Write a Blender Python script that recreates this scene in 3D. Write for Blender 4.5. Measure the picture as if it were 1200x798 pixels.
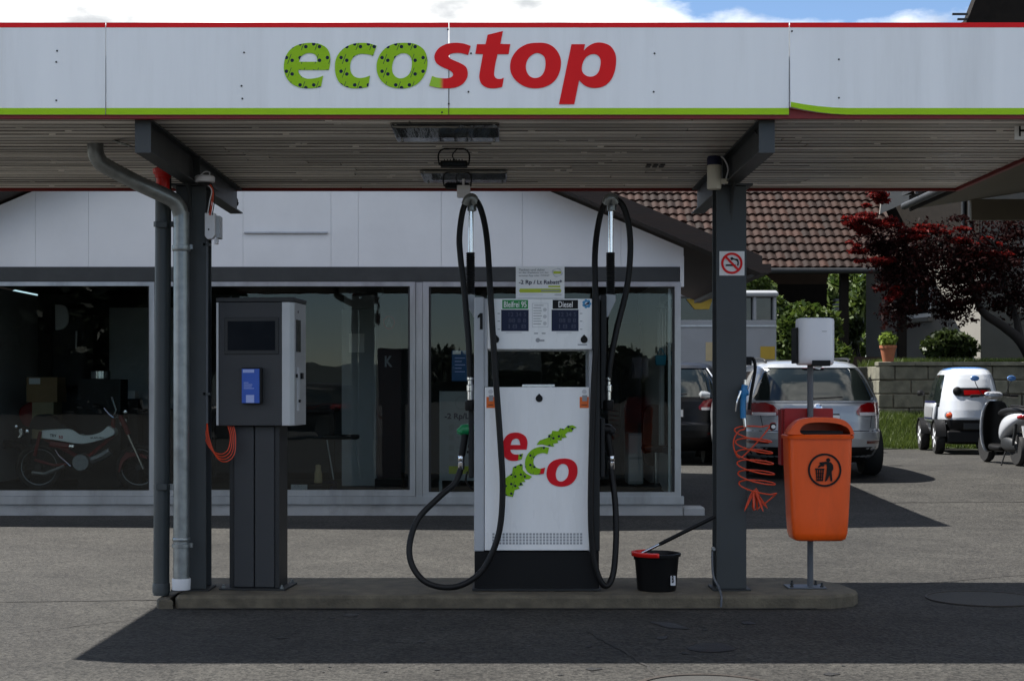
import bpy, bmesh, math, random
import numpy as np
from mathutils import Vector, Matrix
random.seed(7); rng = np.random.default_rng(7)
for o in list(bpy.data.objects): bpy.data.objects.remove(o)
S = bpy.context.scene
C = S.collection
# ------------------------------------------------------------------ camera
F, VX, VY, H = 1800.0, 588.0, 455.0, 1.36        # focal length in photo pixels, vanishing point, eye height
cd = bpy.data.cameras.new('camera'); cam = bpy.data.objects.new('camera', cd); C.objects.link(cam)
cam.location = (0, 0, H); cam.rotation_euler = (math.radians(90), 0, 0)
cd.sensor_width = 36; cd.lens = 36*F/1200; cd.shift_x = (600-VX)/1200; cd.shift_y = (VY-399)/1200
cd.clip_start = .1; cd.clip_end = 3000
S.camera = cam
# ------------------------------------------------------------------ sun and sky
KX, KY = .64, -.21                                # how far a shadow runs per metre of height
sd = bpy.data.lights.new('sun', 'SUN'); sd.energy = 3.5; sd.angle = math.radians(.55); sd.color = (1, .965, .91)
sun = bpy.data.objects.new('sun', sd); C.objects.link(sun); sun.location = (-20, 10, 30)
sun.rotation_euler = Vector((KX, KY, -1)).to_track_quat('-Z', 'Y').to_euler()
w = bpy.data.worlds.new('World'); S.world = w; w.use_nodes = True
nt = w.node_tree; N = nt.nodes; L = nt.links; N.clear()
out = N.new('ShaderNodeOutputWorld')
sky = N.new('ShaderNodeTexSky'); sky.sky_type = 'NISHITA'; sky.sun_disc = False
sky.sun_elevation = math.atan(1/math.hypot(KX, KY)); sky.sun_rotation = math.atan2(-KX, -KY)
sky.air_density = .85; sky.dust_density = .0; sky.ozone_density = 3.5
bg1 = N.new('ShaderNodeBackground'); bg1.inputs[1].default_value = .050; L.new(sky.outputs[0], bg1.inputs[0])
tc = N.new('ShaderNodeTexCoord'); mp = N.new('ShaderNodeMapping')
mp.inputs['Location'].default_value = (1.35, .2, 0); mp.inputs['Scale'].default_value = (1, 1, 2.2)
L.new(tc.outputs['Generated'], mp.inputs[0])
n1 = N.new('ShaderNodeTexNoise'); n1.inputs['Scale'].default_value = 3.1; n1.inputs['Detail'].default_value = 9; n1.inputs['Roughness'].default_value = .56
L.new(mp.outputs[0], n1.inputs['Vector'])
r1 = N.new('ShaderNodeValToRGB'); r1.color_ramp.elements[0].position = .49; r1.color_ramp.elements[1].position = .57
L.new(n1.outputs['Fac'], r1.inputs[0])
n2 = N.new('ShaderNodeTexNoise'); n2.inputs['Scale'].default_value = 17; n2.inputs['Detail'].default_value = 6; L.new(mp.outputs[0], n2.inputs['Vector'])
r2 = N.new('ShaderNodeValToRGB'); r2.color_ramp.elements[0].position = .33; r2.color_ramp.elements[1].position = .74
r2.color_ramp.elements[0].color = (.26, .27, .28, 1); r2.color_ramp.elements[1].color = (.93, .91, .87, 1)
L.new(n2.outputs['Fac'], r2.inputs[0])
bg2 = N.new('ShaderNodeBackground'); bg2.inputs[1].default_value = .84; L.new(r2.outputs[0], bg2.inputs[0])
mx = N.new('ShaderNodeMixShader'); L.new(r1.outputs[0], mx.inputs[0]); L.new(bg1.outputs[0], mx.inputs[1]); L.new(bg2.outputs[0], mx.inputs[2])
L.new(mx.outputs[0], out.inputs[0])
S.view_settings.view_transform = 'Standard'; S.view_settings.look = 'None'; S.view_settings.gamma = 1
S.view_settings.use_curve_mapping = False; S.view_settings.exposure = 1.75

# ------------------------------------------------------------------ helpers
def lin(r, g, b):
    f = lambda c: (c/255/12.92 if c/255 <= .04045 else ((c/255+.055)/1.055)**2.4)
    return (f(r), f(g), f(b))
def PX(x, y, Z): return Vector(((x-VX)/F*Z, Z, H+(VY-y)/F*Z))       # pixel + distance -> point
def X_(x, Z): return (x-VX)/F*Z
def Z_(y, Z): return H+(VY-y)/F*Z
def sm(t): t = max(0, min(1, t)); return t*t*(3-2*t)
def gz(y): return .25*sm((y-14)/8)                                  # the yard rises a little towards the back

M = {}
def mat(name, col, rough=.6, metal=0, var=.12, vs=6.0, bump=.0, bs=60.0, coat=0, spec=.5, dirt=None, dirt_amt=.0, rand=0.0, emit=None, stretch=None):
    m = bpy.data.materials.new(name); m.use_nodes = True; t = m.node_tree; n = t.nodes; l = t.links
    p = n['Principled BSDF']; p.inputs['Roughness'].default_value = rough; p.inputs['Metallic'].default_value = metal
    p.inputs['Coat Weight'].default_value = coat; p.inputs['Coat Roughness'].default_value = .08
    p.inputs['Specular IOR Level'].default_value = spec
    tc = n.new('ShaderNodeTexCoord'); vec = tc.outputs['Object']
    if stretch:
        mpn = n.new('ShaderNodeMapping'); mpn.inputs['Scale'].default_value = stretch; l.new(vec, mpn.inputs[0]); vec = mpn.outputs[0]
    a = n.new('ShaderNodeTexNoise'); a.inputs['Scale'].default_value = vs; a.inputs['Detail'].default_value = 6; l.new(vec, a.inputs['Vector'])
    mr = n.new('ShaderNodeMapRange'); mr.inputs[1].default_value = .25; mr.inputs[2].default_value = .75
    mr.inputs[3].default_value = 1-var; mr.inputs[4].default_value = 1+var; l.new(a.outputs['Fac'], mr.inputs[0])
    fac = mr.outputs[0]
    if rand:
        oi = n.new('ShaderNodeObjectInfo'); q = n.new('ShaderNodeMapRange'); q.inputs[3].default_value = 1-rand; q.inputs[4].default_value = 1+rand
        l.new(oi.outputs['Random'], q.inputs[0]); mm = n.new('ShaderNodeMath'); mm.operation = 'MULTIPLY'; l.new(fac, mm.inputs[0]); l.new(q.outputs[0], mm.inputs[1]); fac = mm.outputs[0]
    v = n.new('ShaderNodeVectorMath'); v.operation = 'SCALE'; v.inputs[0].default_value = col[:3]; l.new(fac, v.inputs['Scale'])
    colout = v.outputs[0]
    if dirt:
        d = n.new('ShaderNodeTexNoise'); d.inputs['Scale'].default_value = vs*.45; d.inputs['Detail'].default_value = 10; d.inputs['Roughness'].default_value = .7; l.new(vec, d.inputs['Vector'])
        dr = n.new('ShaderNodeMapRange'); dr.inputs[1].default_value = .48; dr.inputs[2].default_value = .75; dr.inputs[4].default_value = dirt_amt; l.new(d.outputs['Fac'], dr.inputs[0])
        x = n.new('ShaderNodeMix'); x.data_type = 'RGBA'; l.new(dr.outputs[0], x.inputs['Factor']); l.new(colout, x.inputs[6]); x.inputs[7].default_value = (*dirt[:3], 1); colout = x.outputs[2]
    l.new(colout, p.inputs['Base Color'])
    rr = n.new('ShaderNodeMapRange'); rr.inputs[3].default_value = max(.02, rough-.08); rr.inputs[4].default_value = min(1, rough+.1); l.new(a.outputs['Fac'], rr.inputs[0]); l.new(rr.outputs[0], p.inputs['Roughness'])
    if bump:
        b = n.new('ShaderNodeTexNoise'); b.inputs['Scale'].default_value = bs; b.inputs['Detail'].default_value = 4; l.new(vec, b.inputs['Vector'])
        bp = n.new('ShaderNodeBump'); bp.inputs['Strength'].default_value = bump; bp.inputs['Distance'].default_value = .01; l.new(b.outputs['Fac'], bp.inputs['Height']); l.new(bp.outputs[0], p.inputs['Normal'])
    if emit:
        p.inputs['Emission Color'].default_value = (*emit[0], 1); p.inputs['Emission Strength'].default_value = emit[1]
    M[name] = m; return m

def glassmat(name, tint, refl=1.0, rough=0.0, ior=1.5):
    m = bpy.data.materials.new(name); m.use_nodes = True; t = m.node_tree; n = t.nodes; l = t.links; n.clear()
    o = n.new('ShaderNodeOutputMaterial'); tr = n.new('ShaderNodeBsdfTransparent'); tr.inputs[0].default_value = (*tint, 1)
    gl = n.new('ShaderNodeBsdfGlossy'); gl.inputs['Roughness'].default_value = rough; gl.inputs[0].default_value = (refl, refl, refl, 1)
    fr = n.new('ShaderNodeFresnel'); fr.inputs[0].default_value = ior
    tc = n.new('ShaderNodeTexCoord'); nz = n.new('ShaderNodeTexNoise'); nz.inputs['Scale'].default_value = 2.2; l.new(tc.outputs['Object'], nz.inputs['Vector'])
    bp = n.new('ShaderNodeBump'); bp.inputs['Strength'].default_value = .012; bp.inputs['Distance'].default_value = .05; l.new(nz.outputs['Fac'], bp.inputs['Height']); l.new(bp.outputs[0], gl.inputs['Normal'])
    mx = n.new('ShaderNodeMixShader'); l.new(fr.outputs[0], mx.inputs[0]); l.new(tr.outputs[0], mx.inputs[1]); l.new(gl.outputs[0], mx.inputs[2]); l.new(mx.outputs[0], o.inputs[0])
    M[name] = m; return m

def leafmat(name, c1, c2, trans=.35, spec=.3):
    m = bpy.data.materials.new(name); m.use_nodes = True; t = m.node_tree; n = t.nodes; l = t.links; n.clear()
    o = n.new('ShaderNodeOutputMaterial'); g = n.new('ShaderNodeNewGeometry')
    r = n.new('ShaderNodeValToRGB'); r.color_ramp.elements[0].color = (*c1, 1); r.color_ramp.elements[1].color = (*c2, 1); l.new(g.outputs['Random Per Island'], r.inputs[0])
    d = n.new('ShaderNodeBsdfPrincipled'); d.inputs['Roughness'].default_value = .5; d.inputs['Specular IOR Level'].default_value = spec; l.new(r.outputs[0], d.inputs['Base Color'])
    tl = n.new('ShaderNodeBsdfTranslucent'); l.new(r.outputs[0], tl.inputs[0])
    mx = n.new('ShaderNodeMixShader'); mx.inputs[0].default_value = trans; l.new(d.outputs[0], mx.inputs[1]); l.new(tl.outputs[0], mx.inputs[2]); l.new(mx.outputs[0], o.inputs[0])
    M[name] = m; return m

ORG = {}
def tag(o, label, cat, group=None):
    o['label'] = label; o['category'] = cat
    if group: o['group'] = group
    return o
def thing(name, label, cat, loc=(0, 0, 0), rz=0, group=None, local=False):
    o = bpy.data.objects.new(name, None); C.objects.link(o); o.location = loc; o.rotation_euler = (0, 0, rz); o.empty_display_size = .1
    ORG[o.name] = Vector((0, 0, 0)) if local else Vector(loc)
    return tag(o, label, cat, group)
class MB:
    def __init__(s): s.v = []; s.f = []
    def add(s, vs, fs):
        k = len(s.v); s.v += [tuple(p) for p in vs]; s.f += [tuple(i+k for i in f) for f in fs]; return s
    def box(s, x0, x1, y0, y1, z0, z1):
        return s.add([(x0,y0,z0),(x1,y0,z0),(x1,y1,z0),(x0,y1,z0),(x0,y0,z1),(x1,y0,z1),(x1,y1,z1),(x0,y1,z1)],
                     [(0,3,2,1),(4,5,6,7),(0,1,5,4),(1,2,6,5),(2,3,7,6),(3,0,4,7)])
    def pbox(s, x0, x1, y0, y1, Z0, Z1):           # photo-pixel rectangle on the plane at distance Z0, reaching back to Z1
        return s.box(X_(x0, Z0), X_(x1, Z0), Z0, Z1, Z_(y1, Z0), Z_(y0, Z0))
    def bar(s, a, b, w, h, up=(0, 0, 1)):           # rectangular bar from a to b
        a = Vector(a); b = Vector(b); d = (b-a).normalized(); u = Vector(up); sx = d.cross(u)
        if sx.length < 1e-4: sx = d.cross(Vector((0, 1, 0)))
        sx.normalize(); uu = sx.cross(d); vs = []
        for p in (a, b):
            for i, j in ((-1,-1),(1,-1),(1,1),(-1,1)): vs.append(p+sx*(i*w/2)+uu*(j*h/2))
        return s.add(vs, [(3,2,1,0),(4,5,6,7),(0,1,5,4),(1,2,6,5),(2,3,7,6),(3,0,4,7)])
    def tube(s, pts, r, n=12, closed=False):
        pts = [Vector(p) for p in pts]; m = len(pts); rad = r if isinstance(r, (list, tuple)) else [r]*m
        T = []
        for i in range(m):
            a = pts[(i-1) % m] if closed else pts[max(i-1, 0)]; b = pts[(i+1) % m] if closed else pts[min(i+1, m-1)]
            T.append((b-a).normalized())
        u = T[0].orthogonal().normalized(); vs = []; fs = []
        for i in range(m):
            u = (u-T[i]*u.dot(T[i])); u = u.normalized() if u.length > 1e-6 else T[i].orthogonal().normalized(); q = T[i].cross(u)
            for k in range(n):
                an = 2*math.pi*k/n; vs.append(pts[i]+(u*math.cos(an)+q*math.sin(an))*rad[i])
        for i in range(m if closed else m-1):
            j = (i+1) % m
            for k in range(n): fs.append((i*n+k, i*n+(k+1) % n, j*n+(k+1) % n, j*n+k))
        if not closed: fs.append(tuple(reversed(range(n)))); fs.append(tuple(range((m-1)*n, m*n)))
        return s.add(vs, fs)
    def lathe(s, prof, c=(0, 0, 0), axis=(0, 0, 1), n=24, sx=1, sy=1):   # prof: (radius, height along the axis)
        ax = Vector(axis).normalized(); u = Vector((1, 0, 0)) if abs(ax.x) < .9 else Vector((0, 1, 0)); u = (u-ax*u.dot(ax)).normalized(); q = ax.cross(u); c = Vector(c)
        vs = []; fs = []; m = len(prof)
        for r, h in prof:
            for k in range(n):
                a = 2*math.pi*k/n; vs.append(c+ax*h+u*(r*sx*math.cos(a))+q*(r*sy*math.sin(a)))
        for i in range(m-1):
            for k in range(n): fs.append((i*n+k, i*n+(k+1) % n, (i+1)*n+(k+1) % n, (i+1)*n+k))
        if prof[0][0] > 1e-5: fs.append(tuple(reversed(range(n))))
        if prof[-1][0] > 1e-5: fs.append(tuple(range((m-1)*n, m*n)))
        return s.add(vs, fs)
    def prism(s, poly, d0, d1, plane='xz'):         # polygon (a, b) extruded through the third axis
        k = len(poly)
        P3 = (lambda a, b, d: (a, d, b)) if plane == 'xz' else ((lambda a, b, d: (d, a, b)) if plane == 'yz' else (lambda a, b, d: (a, b, d)))
        vs = [P3(a, b, d0) for a, b in poly]+[P3(a, b, d1) for a, b in poly]
        fs = [tuple(range(k)), tuple(reversed(range(k, 2*k)))]+[(i, k+i, k+(i+1) % k, (i+1) % k) for i in range(k)]
        return s.add(vs, fs)
    def grid(s, fn, nu, nv):
        vs = [fn(i/nu, j/nv) for j in range(nv+1) for i in range(nu+1)]
        return s.add(vs, [(j*(nu+1)+i, j*(nu+1)+i+1, (j+1)*(nu+1)+i+1, (j+1)*(nu+1)+i) for j in range(nv) for i in range(nu)])
    def build(s, name, m, parent=None, bevel=0, ang=40, seg=2, kind=None, fix=True, solid=0, subsurf=0):
        me = bpy.data.meshes.new(name); o = bpy.data.objects.new(name, me); C.objects.link(o)
        if parent is not None:
            org = ORG.get(parent.name, Vector((0, 0, 0))); o.parent = parent; ORG[o.name] = org
        else:
            a = np.array(s.v); org = Vector(((a[:,0].min()+a[:,0].max())/2, (a[:,1].min()+a[:,1].max())/2, a[:,2].min())); o.location = org; ORG[o.name] = org
        me.from_pydata([(p[0]-org.x, p[1]-org.y, p[2]-org.z) for p in s.v], [], s.f)
        if fix:
            bm = bmesh.new(); bm.from_mesh(me); bmesh.ops.recalc_face_normals(bm, faces=bm.faces); bm.to_mesh(me); bm.free()
        for p in me.polygons: p.use_smooth = True
        me.set_sharp_from_angle(angle=math.radians(ang))
        me.materials.append(M[m] if isinstance(m, str) else m)
        if solid:
            so = o.modifiers.new('solid', 'SOLIDIFY'); so.thickness = solid; so.offset = 0
        if bevel:
            b = o.modifiers.new('bevel', 'BEVEL'); b.width = bevel; b.segments = seg; b.limit_method = 'ANGLE'; b.angle_limit = math.radians(35); b.harden_normals = True
        if subsurf:
            q = o.modifiers.new('sub', 'SUBSURF'); q.levels = subsurf; q.render_levels = subsurf
        if kind: o['kind'] = kind
        return o
def B(): return MB()
def catmull(pts, closed=True, k=6):
    pts = [Vector(p) for p in pts]; n = len(pts); out = []
    rngi = range(n) if closed else range(n-1)
    for i in rngi:
        g = (lambda j: pts[j % n]) if closed else (lambda j: pts[max(0, min(n-1, j))])
        p0, p1, p2, p3 = g(i-1), g(i), g(i+1), g(i+2)
        for q in range(k):
            t = q/k; out.append(.5*((2*p1)+(p2-p0)*t+(2*p0-5*p1+4*p2-p3)*t*t+(3*p1-p0-3*p2+p3)*t**3))
    if not closed: out.append(pts[-1])
    return out
def outline(pts, k=5):
    """points (x, y) or (x, y, 1) for a corner -> smooth closed outline that keeps its corners"""
    cs = [i for i, p in enumerate(pts) if len(p) > 2]
    if not cs: return [(p.x, p.y) for p in catmull([(a[0], a[1], 0) for a in pts], True, k)]
    n = len(pts); res = []
    for a, b in zip(cs, cs[1:]+[cs[0]+n]):
        seg = [(pts[i % n][0], pts[i % n][1], 0) for i in range(a, b+1)]
        res += [(p.x, p.y) for p in (catmull(seg, False, k)[:-1] if len(seg) > 2 else [Vector(seg[0])])]
    return res
def flat(name, loops, m, parent, y, thick=.0015, local_origin=None):
    """flat printed shape with holes: loops of (x, z) in scene metres, standing on the plane Y = y and facing the camera"""
    cu = bpy.data.curves.new(name, 'CURVE'); cu.dimensions = '2D'; cu.fill_mode = 'BOTH'; cu.extrude = thick
    for lp in loops:
        sp = cu.splines.new('POLY'); sp.points.add(len(lp)-1); sp.use_cyclic_u = True
        for q, (a, b) in zip(sp.points, lp): q.co = (a, b, 0, 1)
    return _c2m(name, cu, m, parent, y)
def _c2m(name, cu, m, parent, y, post=None):
    t = bpy.data.objects.new('tmp', cu); C.objects.link(t); bpy.context.view_layer.update()
    me = bpy.data.meshes.new_from_object(t.evaluated_get(bpy.context.evaluated_depsgraph_get())); bpy.data.objects.remove(t); bpy.data.curves.remove(cu)
    if post: post(me)
    org = ORG.get(parent.name, Vector((0, 0, 0)))
    me.transform(Matrix.Translation((0, y, 0)) @ Matrix.Rotation(math.radians(90), 4, 'X')); me.transform(Matrix.Translation(-org))
    me.name = name; o = bpy.data.objects.new(name, me); C.objects.link(o); o.parent = parent; ORG[o.name] = org
    me.materials.clear(); me.materials.append(M[m] if isinstance(m, str) else m)
    return o
def text(name, s, m, parent, cx, cz, y, wd=None, ht=None, bold=0.0, shear=0.0, thick=.0008):
    cu = bpy.data.curves.new(name, 'FONT'); cu.body = s; cu.size = 1; cu.extrude = 0; cu.offset = bold; cu.shear = shear; cu.resolution_u = 3
    def post(me):
        a = np.array([v.co[:] for v in me.vertices]); mn = a.min(0); mxx = a.max(0); c = (mn+mxx)/2; sc_x = sc_y = 1
        if ht: sc_y = ht/(mxx[1]-mn[1]); sc_x = sc_y
        if wd:
            sc_x = wd/(mxx[0]-mn[0])
            if not ht: sc_y = sc_x
        for v in me.vertices: v.co = ((v.co.x-c[0])*sc_x+cx, (v.co.y-c[1])*sc_y+cz, 0)
    return _c2m(name, cu, m, parent, y, post)
def ptext(name, s, m, parent, x0, x1, y0, y1, Z, **k):                     # fitted to a photo-pixel rectangle at distance Z
    return text(name, s, m, parent, X_((x0+x1)/2, Z), Z_((y0+y1)/2, Z), Z-k.pop('off', .003), wd=(x1-x0)/F*Z, ht=(y1-y0)/F*Z, **k)
def leaves(name, m, parent, blobs, n, size, flatness=.6, shell=.55, seed=1, kind=None):
    """n leaf-sized faces through the volume of ellipsoids (cx, cy, cz, rx, ry, rz)"""
    g = np.random.default_rng(seed); vol = np.array([b[3]*b[4]*b[5] for b in blobs])**.75; idx = g.choice(len(blobs), n, p=vol/vol.sum()); bl = np.array(blobs)[idx]
    d = g.normal(size=(n, 3)); d /= np.linalg.norm(d, axis=1)[:, None]; r = g.random(n)**(1-shell)*(.85+.3*g.random(n))
    c = bl[:, :3]+d*bl[:, 3:]*r[:, None]
    nn = g.normal(size=(n, 3)); nn[:, 2] += flatness*2*g.random(n); nn /= np.linalg.norm(nn, axis=1)[:, None]
    u = np.cross(nn, g.normal(size=(n, 3))); u /= np.linalg.norm(u, axis=1)[:, None]; v = np.cross(nn, u)
    s = (size*(.6+.8*g.random(n)))[:, None]
    P = np.stack([c-u*s, c+v*s*.45+nn*s*.12, c+u*s, c-v*s*.45+nn*s*.12], 1).reshape(-1, 3)
    me = bpy.data.meshes.new(name); me.vertices.add(4*n); me.loops.add(4*n); me.polygons.add(n)
    org = ORG.get(parent.name, Vector((0, 0, 0))) if parent else Vector((0, 0, 0))
    P = P-np.array(org)
    me.vertices.foreach_set('co', P.ravel()); me.loops.foreach_set('vertex_index', np.arange(4*n, dtype=np.int32)); me.polygons.foreach_set('loop_start', np.arange(0, 4*n, 4, dtype=np.int32))
    me.update(calc_edges=True); me.materials.append(M[m]); o = bpy.data.objects.new(name, me); C.objects.link(o)
    if parent: o.parent = parent; ORG[o.name] = org
    if kind: o['kind'] = kind
    return o
def cptree(o, parent=None):
    c = o.copy(); C.objects.link(c); c.parent = parent
    for ch in list(o.children): cptree(ch, c)
    return c

# ------------------------------------------------------------------ materials
mat('fascia_white', (.84,.86,.87), .30, var=.03, vs=1.2, dirt=(.50,.50,.48), dirt_amt=.32, stretch=(7,1,.55), bump=.02, bs=1.3)
mat('fascia_red', (.74,.012,.016), .38, spec=.15, var=.04)
mat('fascia_green', (.33,.58,.012), .38, spec=.15, var=.04)
mat('dark_red', lin(122,20,18), .5, var=.15)
mat('logo_red', (.74,.014,.016), .4, spec=.15, var=.03)
mat('soffit', (.74,.70,.64), .34, var=.40, vs=5, spec=.5, bump=.2, bs=25, rand=.32, stretch=(.25,4,1), dirt=(.22,.20,.18), dirt_amt=.6)
mat('soffit_gap', (.05,.05,.05), .9)
mat('joint_dark', (.12,.11,.10), .8, var=.55, vs=3, stretch=(.6,1,1))
mat('steel_grey', (.035,.040,.043), .45, var=.10, vs=5, bump=.05, bs=30, dirt=(.03,.033,.03), dirt_amt=.5)
mat('steel_dark', (.013,.0145,.016), .5, var=.15)
mat('galvanised', (.26,.28,.285), .36, metal=.7, var=.25, vs=14, dirt=(.14,.15,.15), dirt_amt=.5)
mat('pipe_dark', (.036,.044,.047), .45, var=.15, dirt=(.05,.05,.05), dirt_amt=.4)
mat('white_plastic', (.80,.80,.84), .35, var=.03)
mat('cream_plastic', (.68,.65,.55), .45, var=.06)
mat('red_plastic', (.72,.014,.010), .4, var=.05)
mat('black_plastic', (.0045,.0045,.005), .5, var=.1, spec=.25)
mat('black_gloss', (.006,.006,.007), .3, var=.05, spec=.25)
mat('rubber', (.0045,.0045,.005), .5, var=.3, vs=20, spec=.3, dirt=(.03,.028,.025), dirt_amt=.25)
mat('chrome', (.75,.76,.78), .15, metal=1, var=.06)
mat('aluminium', (.40,.415,.43), .34, metal=.8, var=.12, vs=8, dirt=(.20,.205,.21), dirt_amt=.6, stretch=(1,1,.2))
mat('pump_white', (.84,.85,.86), .28, var=.02, vs=3, coat=.2, dirt=(.55,.54,.50), dirt_amt=.22, stretch=(4,4,.7))
mat('pump_grey', (.42,.44,.47), .35, var=.05, coat=.1)
mat('pump_dark', (.014,.015,.016), .5, var=.1, spec=.3)
mat('lcd', (.008,.013,.045), .3, var=.1, spec=.2)
mat('lcd_digit', (.025,.032,.075), .3, var=.05)
mat('green_label', lin(20,135,62), .4, var=.03)
mat('nozzle_green', lin(8,122,70), .4, var=.06)
mat('navy', lin(22,28,62), .5, var=.03)
mat('print_grey', (.30,.31,.33), .6, var=.05)
mat('print_light', (.55,.56,.58), .6, var=.05)
mat('paper_white', (.80,.80,.80), .5, var=.02)
mat('yellow_green', lin(176,190,40), .5, var=.05)
mat('sign_blue', lin(70,150,200), .5, var=.05)
mat('label_orange', lin(226,104,30), .5, var=.05)
mat('kiosk_grey', (.020,.0225,.0265), .45, var=.10, vs=60, bump=.35, bs=420, spec=.6)
mat('kiosk_silver', (.50,.51,.52), .38, metal=.3, var=.05)
mat('screen_dark', (.006,.008,.012), .2, var=.05, spec=.2)
mat('terminal_blue', lin(48,88,180), .35, var=.08)
mat('terminal_pale', lin(160,175,225), .4, var=.05)
mat('bin_orange', (.82,.095,.005), .36, var=.08, vs=4, coat=.12, dirt=(.42,.06,.012), dirt_amt=.5, stretch=(2,2,.6))
mat('orange_hose', (.62,.055,.012), .4, var=.08)
mat('air_blue', lin(20,110,165), .35, var=.1)
mat('post_grey', (.085,.093,.107), .45, var=.08)
mat('concrete', (.105,.090,.064), .88, var=.40, vs=9, bump=.6, bs=70, dirt=(.05,.045,.035), dirt_amt=.7)
mat('wall_white', (.70,.71,.72), .7, var=.05, vs=1.6, bump=.05, bs=40, dirt=(.52,.53,.54), dirt_amt=.35)
mat('sill_white', (.30,.31,.315), .7, var=.12, vs=4, bump=.3, bs=50, dirt=(.14,.14,.13), dirt_amt=.7)
mat('band_dark', (.025,.028,.029), .55, var=.25, vs=6, dirt=(.06,.06,.06), dirt_amt=.35)
mat('wood_dark', (.022,.013,.009), .7, var=.3, vs=10, bump=.3, bs=40, stretch=(.4,3,3))
mat('wood_black', (.011,.009,.0075), .9, var=.3, vs=8, spec=.15)
mat('roof_tile', (.022,.0088,.0056), .75, var=.30, vs=9, bump=.3, bs=60, spec=.2, rand=.6, dirt=(.055,.048,.040), dirt_amt=.45)
mat('roof_under', (.05,.03,.024), .9, var=.2)
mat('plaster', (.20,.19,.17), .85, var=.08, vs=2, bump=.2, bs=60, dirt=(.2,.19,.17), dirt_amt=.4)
mat('plaster_cream', (.12,.106,.075), .85, var=.08, vs=2)
mat('block_stone', (.125,.12,.09), .9, var=.45, vs=5, bump=.7, bs=30, rand=.2, dirt=(.10,.10,.075), dirt_amt=.7)
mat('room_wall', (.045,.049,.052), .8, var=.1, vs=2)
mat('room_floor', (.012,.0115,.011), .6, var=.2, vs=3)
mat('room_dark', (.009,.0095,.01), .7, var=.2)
mat('cardboard', (.34,.22,.11), .8, var=.08)
mat('cardboard_pale', (.42,.34,.20), .8, var=.08)
mat('dull_red', lin(150,14,14), .45, var=.15)
mat('moped_red', lin(105,9,11), .45, var=.15)
mat('moped_white', (.80,.84,.84), .4, var=.05)
mat('engine', (.22,.23,.24), .4, metal=.7, var=.2, vs=30)
mat('brown_leather', (.04,.016,.009), .6, var=.15)
mat('poster_blue', lin(30,80,130), .5, var=.05)
mat('teal', lin(20,130,160), .5, var=.05)
mat('banner', (.028,.012,.014), .6, var=.1)
mat('car_silver', (.34,.355,.37), .30, metal=.35, var=.03, coat=.8)
mat('car_dark', (.006,.0065,.008), .35, var=.05, spec=.3)
mat('car_glass', (.010,.014,.013), .06, var=.05, coat=.3)
mat('lamp_red', lin(125,8,12), .15, var=.08, coat=.6)
mat('lamp_dark_red', lin(80,6,10), .2, var=.1, coat=.6)
mat('lamp_clear', (.65,.60,.60), .15, var=.05, coat=.6)
mat('lamp_orange', lin(190,70,25), .2, var=.05, coat=.5)
mat('tyre', (.006,.006,.006), .75, var=.2, vs=30)
mat('rim', (.45,.46,.48), .35, metal=.6, var=.08)
mat('rim_white', (.78,.80,.84), .35, var=.05)
mat('micro_white', (.48,.50,.53), .22, var=.03, coat=.8)
mat('roof_blue', lin(90,140,205), .12, var=.05, coat=.8)
mat('trailer_white', (.25,.26,.275), .5, var=.06, vs=2, dirt=(.17,.17,.16), dirt_amt=.5)
mat('trailer_yellow', lin(170,140,40), .6, var=.1)
mat('terracotta', (.26,.085,.035), .75, var=.1, vs=14)
mat('bark', (.011,.009,.008), .9, var=.3, vs=20, bump=.6, bs=50)
mat('soil', (.02,.02,.012), .95, var=.3, vs=3)
mat('turf', (.03,.045,.012), .95, var=.3, vs=5, bump=.5, bs=80)
mat('hill', (.010,.016,.012), .95, var=.35, vs=.3)
mat('cable_black', (.012,.012,.012), .5)
mat('cast_iron', (.05,.042,.036), .6, metal=.4, var=.25, vs=30, bump=.4, bs=200)
mat('asphalt_patch', (.036,.035,.032), .9, var=.2, vs=20, bump=.5, bs=200)
mat('oil_stain', (.011,.0108,.0105), .6, var=.3, vs=20, bump=.3, bs=200)
mat('crack', (.022,.02,.018), .95, var=.3)
mat('white_line', (.55,.54,.50), .9, var=.2)
mat('sheet_grey', (.34,.36,.38), .5, var=.06)
mat('mirror_panel', (.20,.20,.19), .14, metal=.95, var=.25, vs=5, bump=.5, bs=7, stretch=(3,.3,1))
glassmat('shop_glass', (.82,.86,.85), 1.0, 0, 1.4)
glassmat('clear_glass', (.85,.87,.87), 1.0, 0, 1.45)
leafmat('leaf_green', (.025,.05,.008), (.085,.12,.022))
leafmat('leaf_bright', (.10,.16,.02), (.22,.28,.05), .45)
leafmat('leaf_dark', (.018,.030,.008), (.045,.065,.015), .25)
leafmat('leaf_red_sunlit', (.03,.004,.005), (.17,.012,.009), .5, .1)
leafmat('leaf_red_shaded', (.005,.002,.002), (.022,.005,.0045), .3, .06)  # maple red painted twice: sunlit tone above, shaded tone here
leafmat('grass_blade', (.03,.055,.008), (.10,.135,.025), .35)
leafmat('leaf_far', (.006,.010,.004), (.016,.022,.008), .1)

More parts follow.
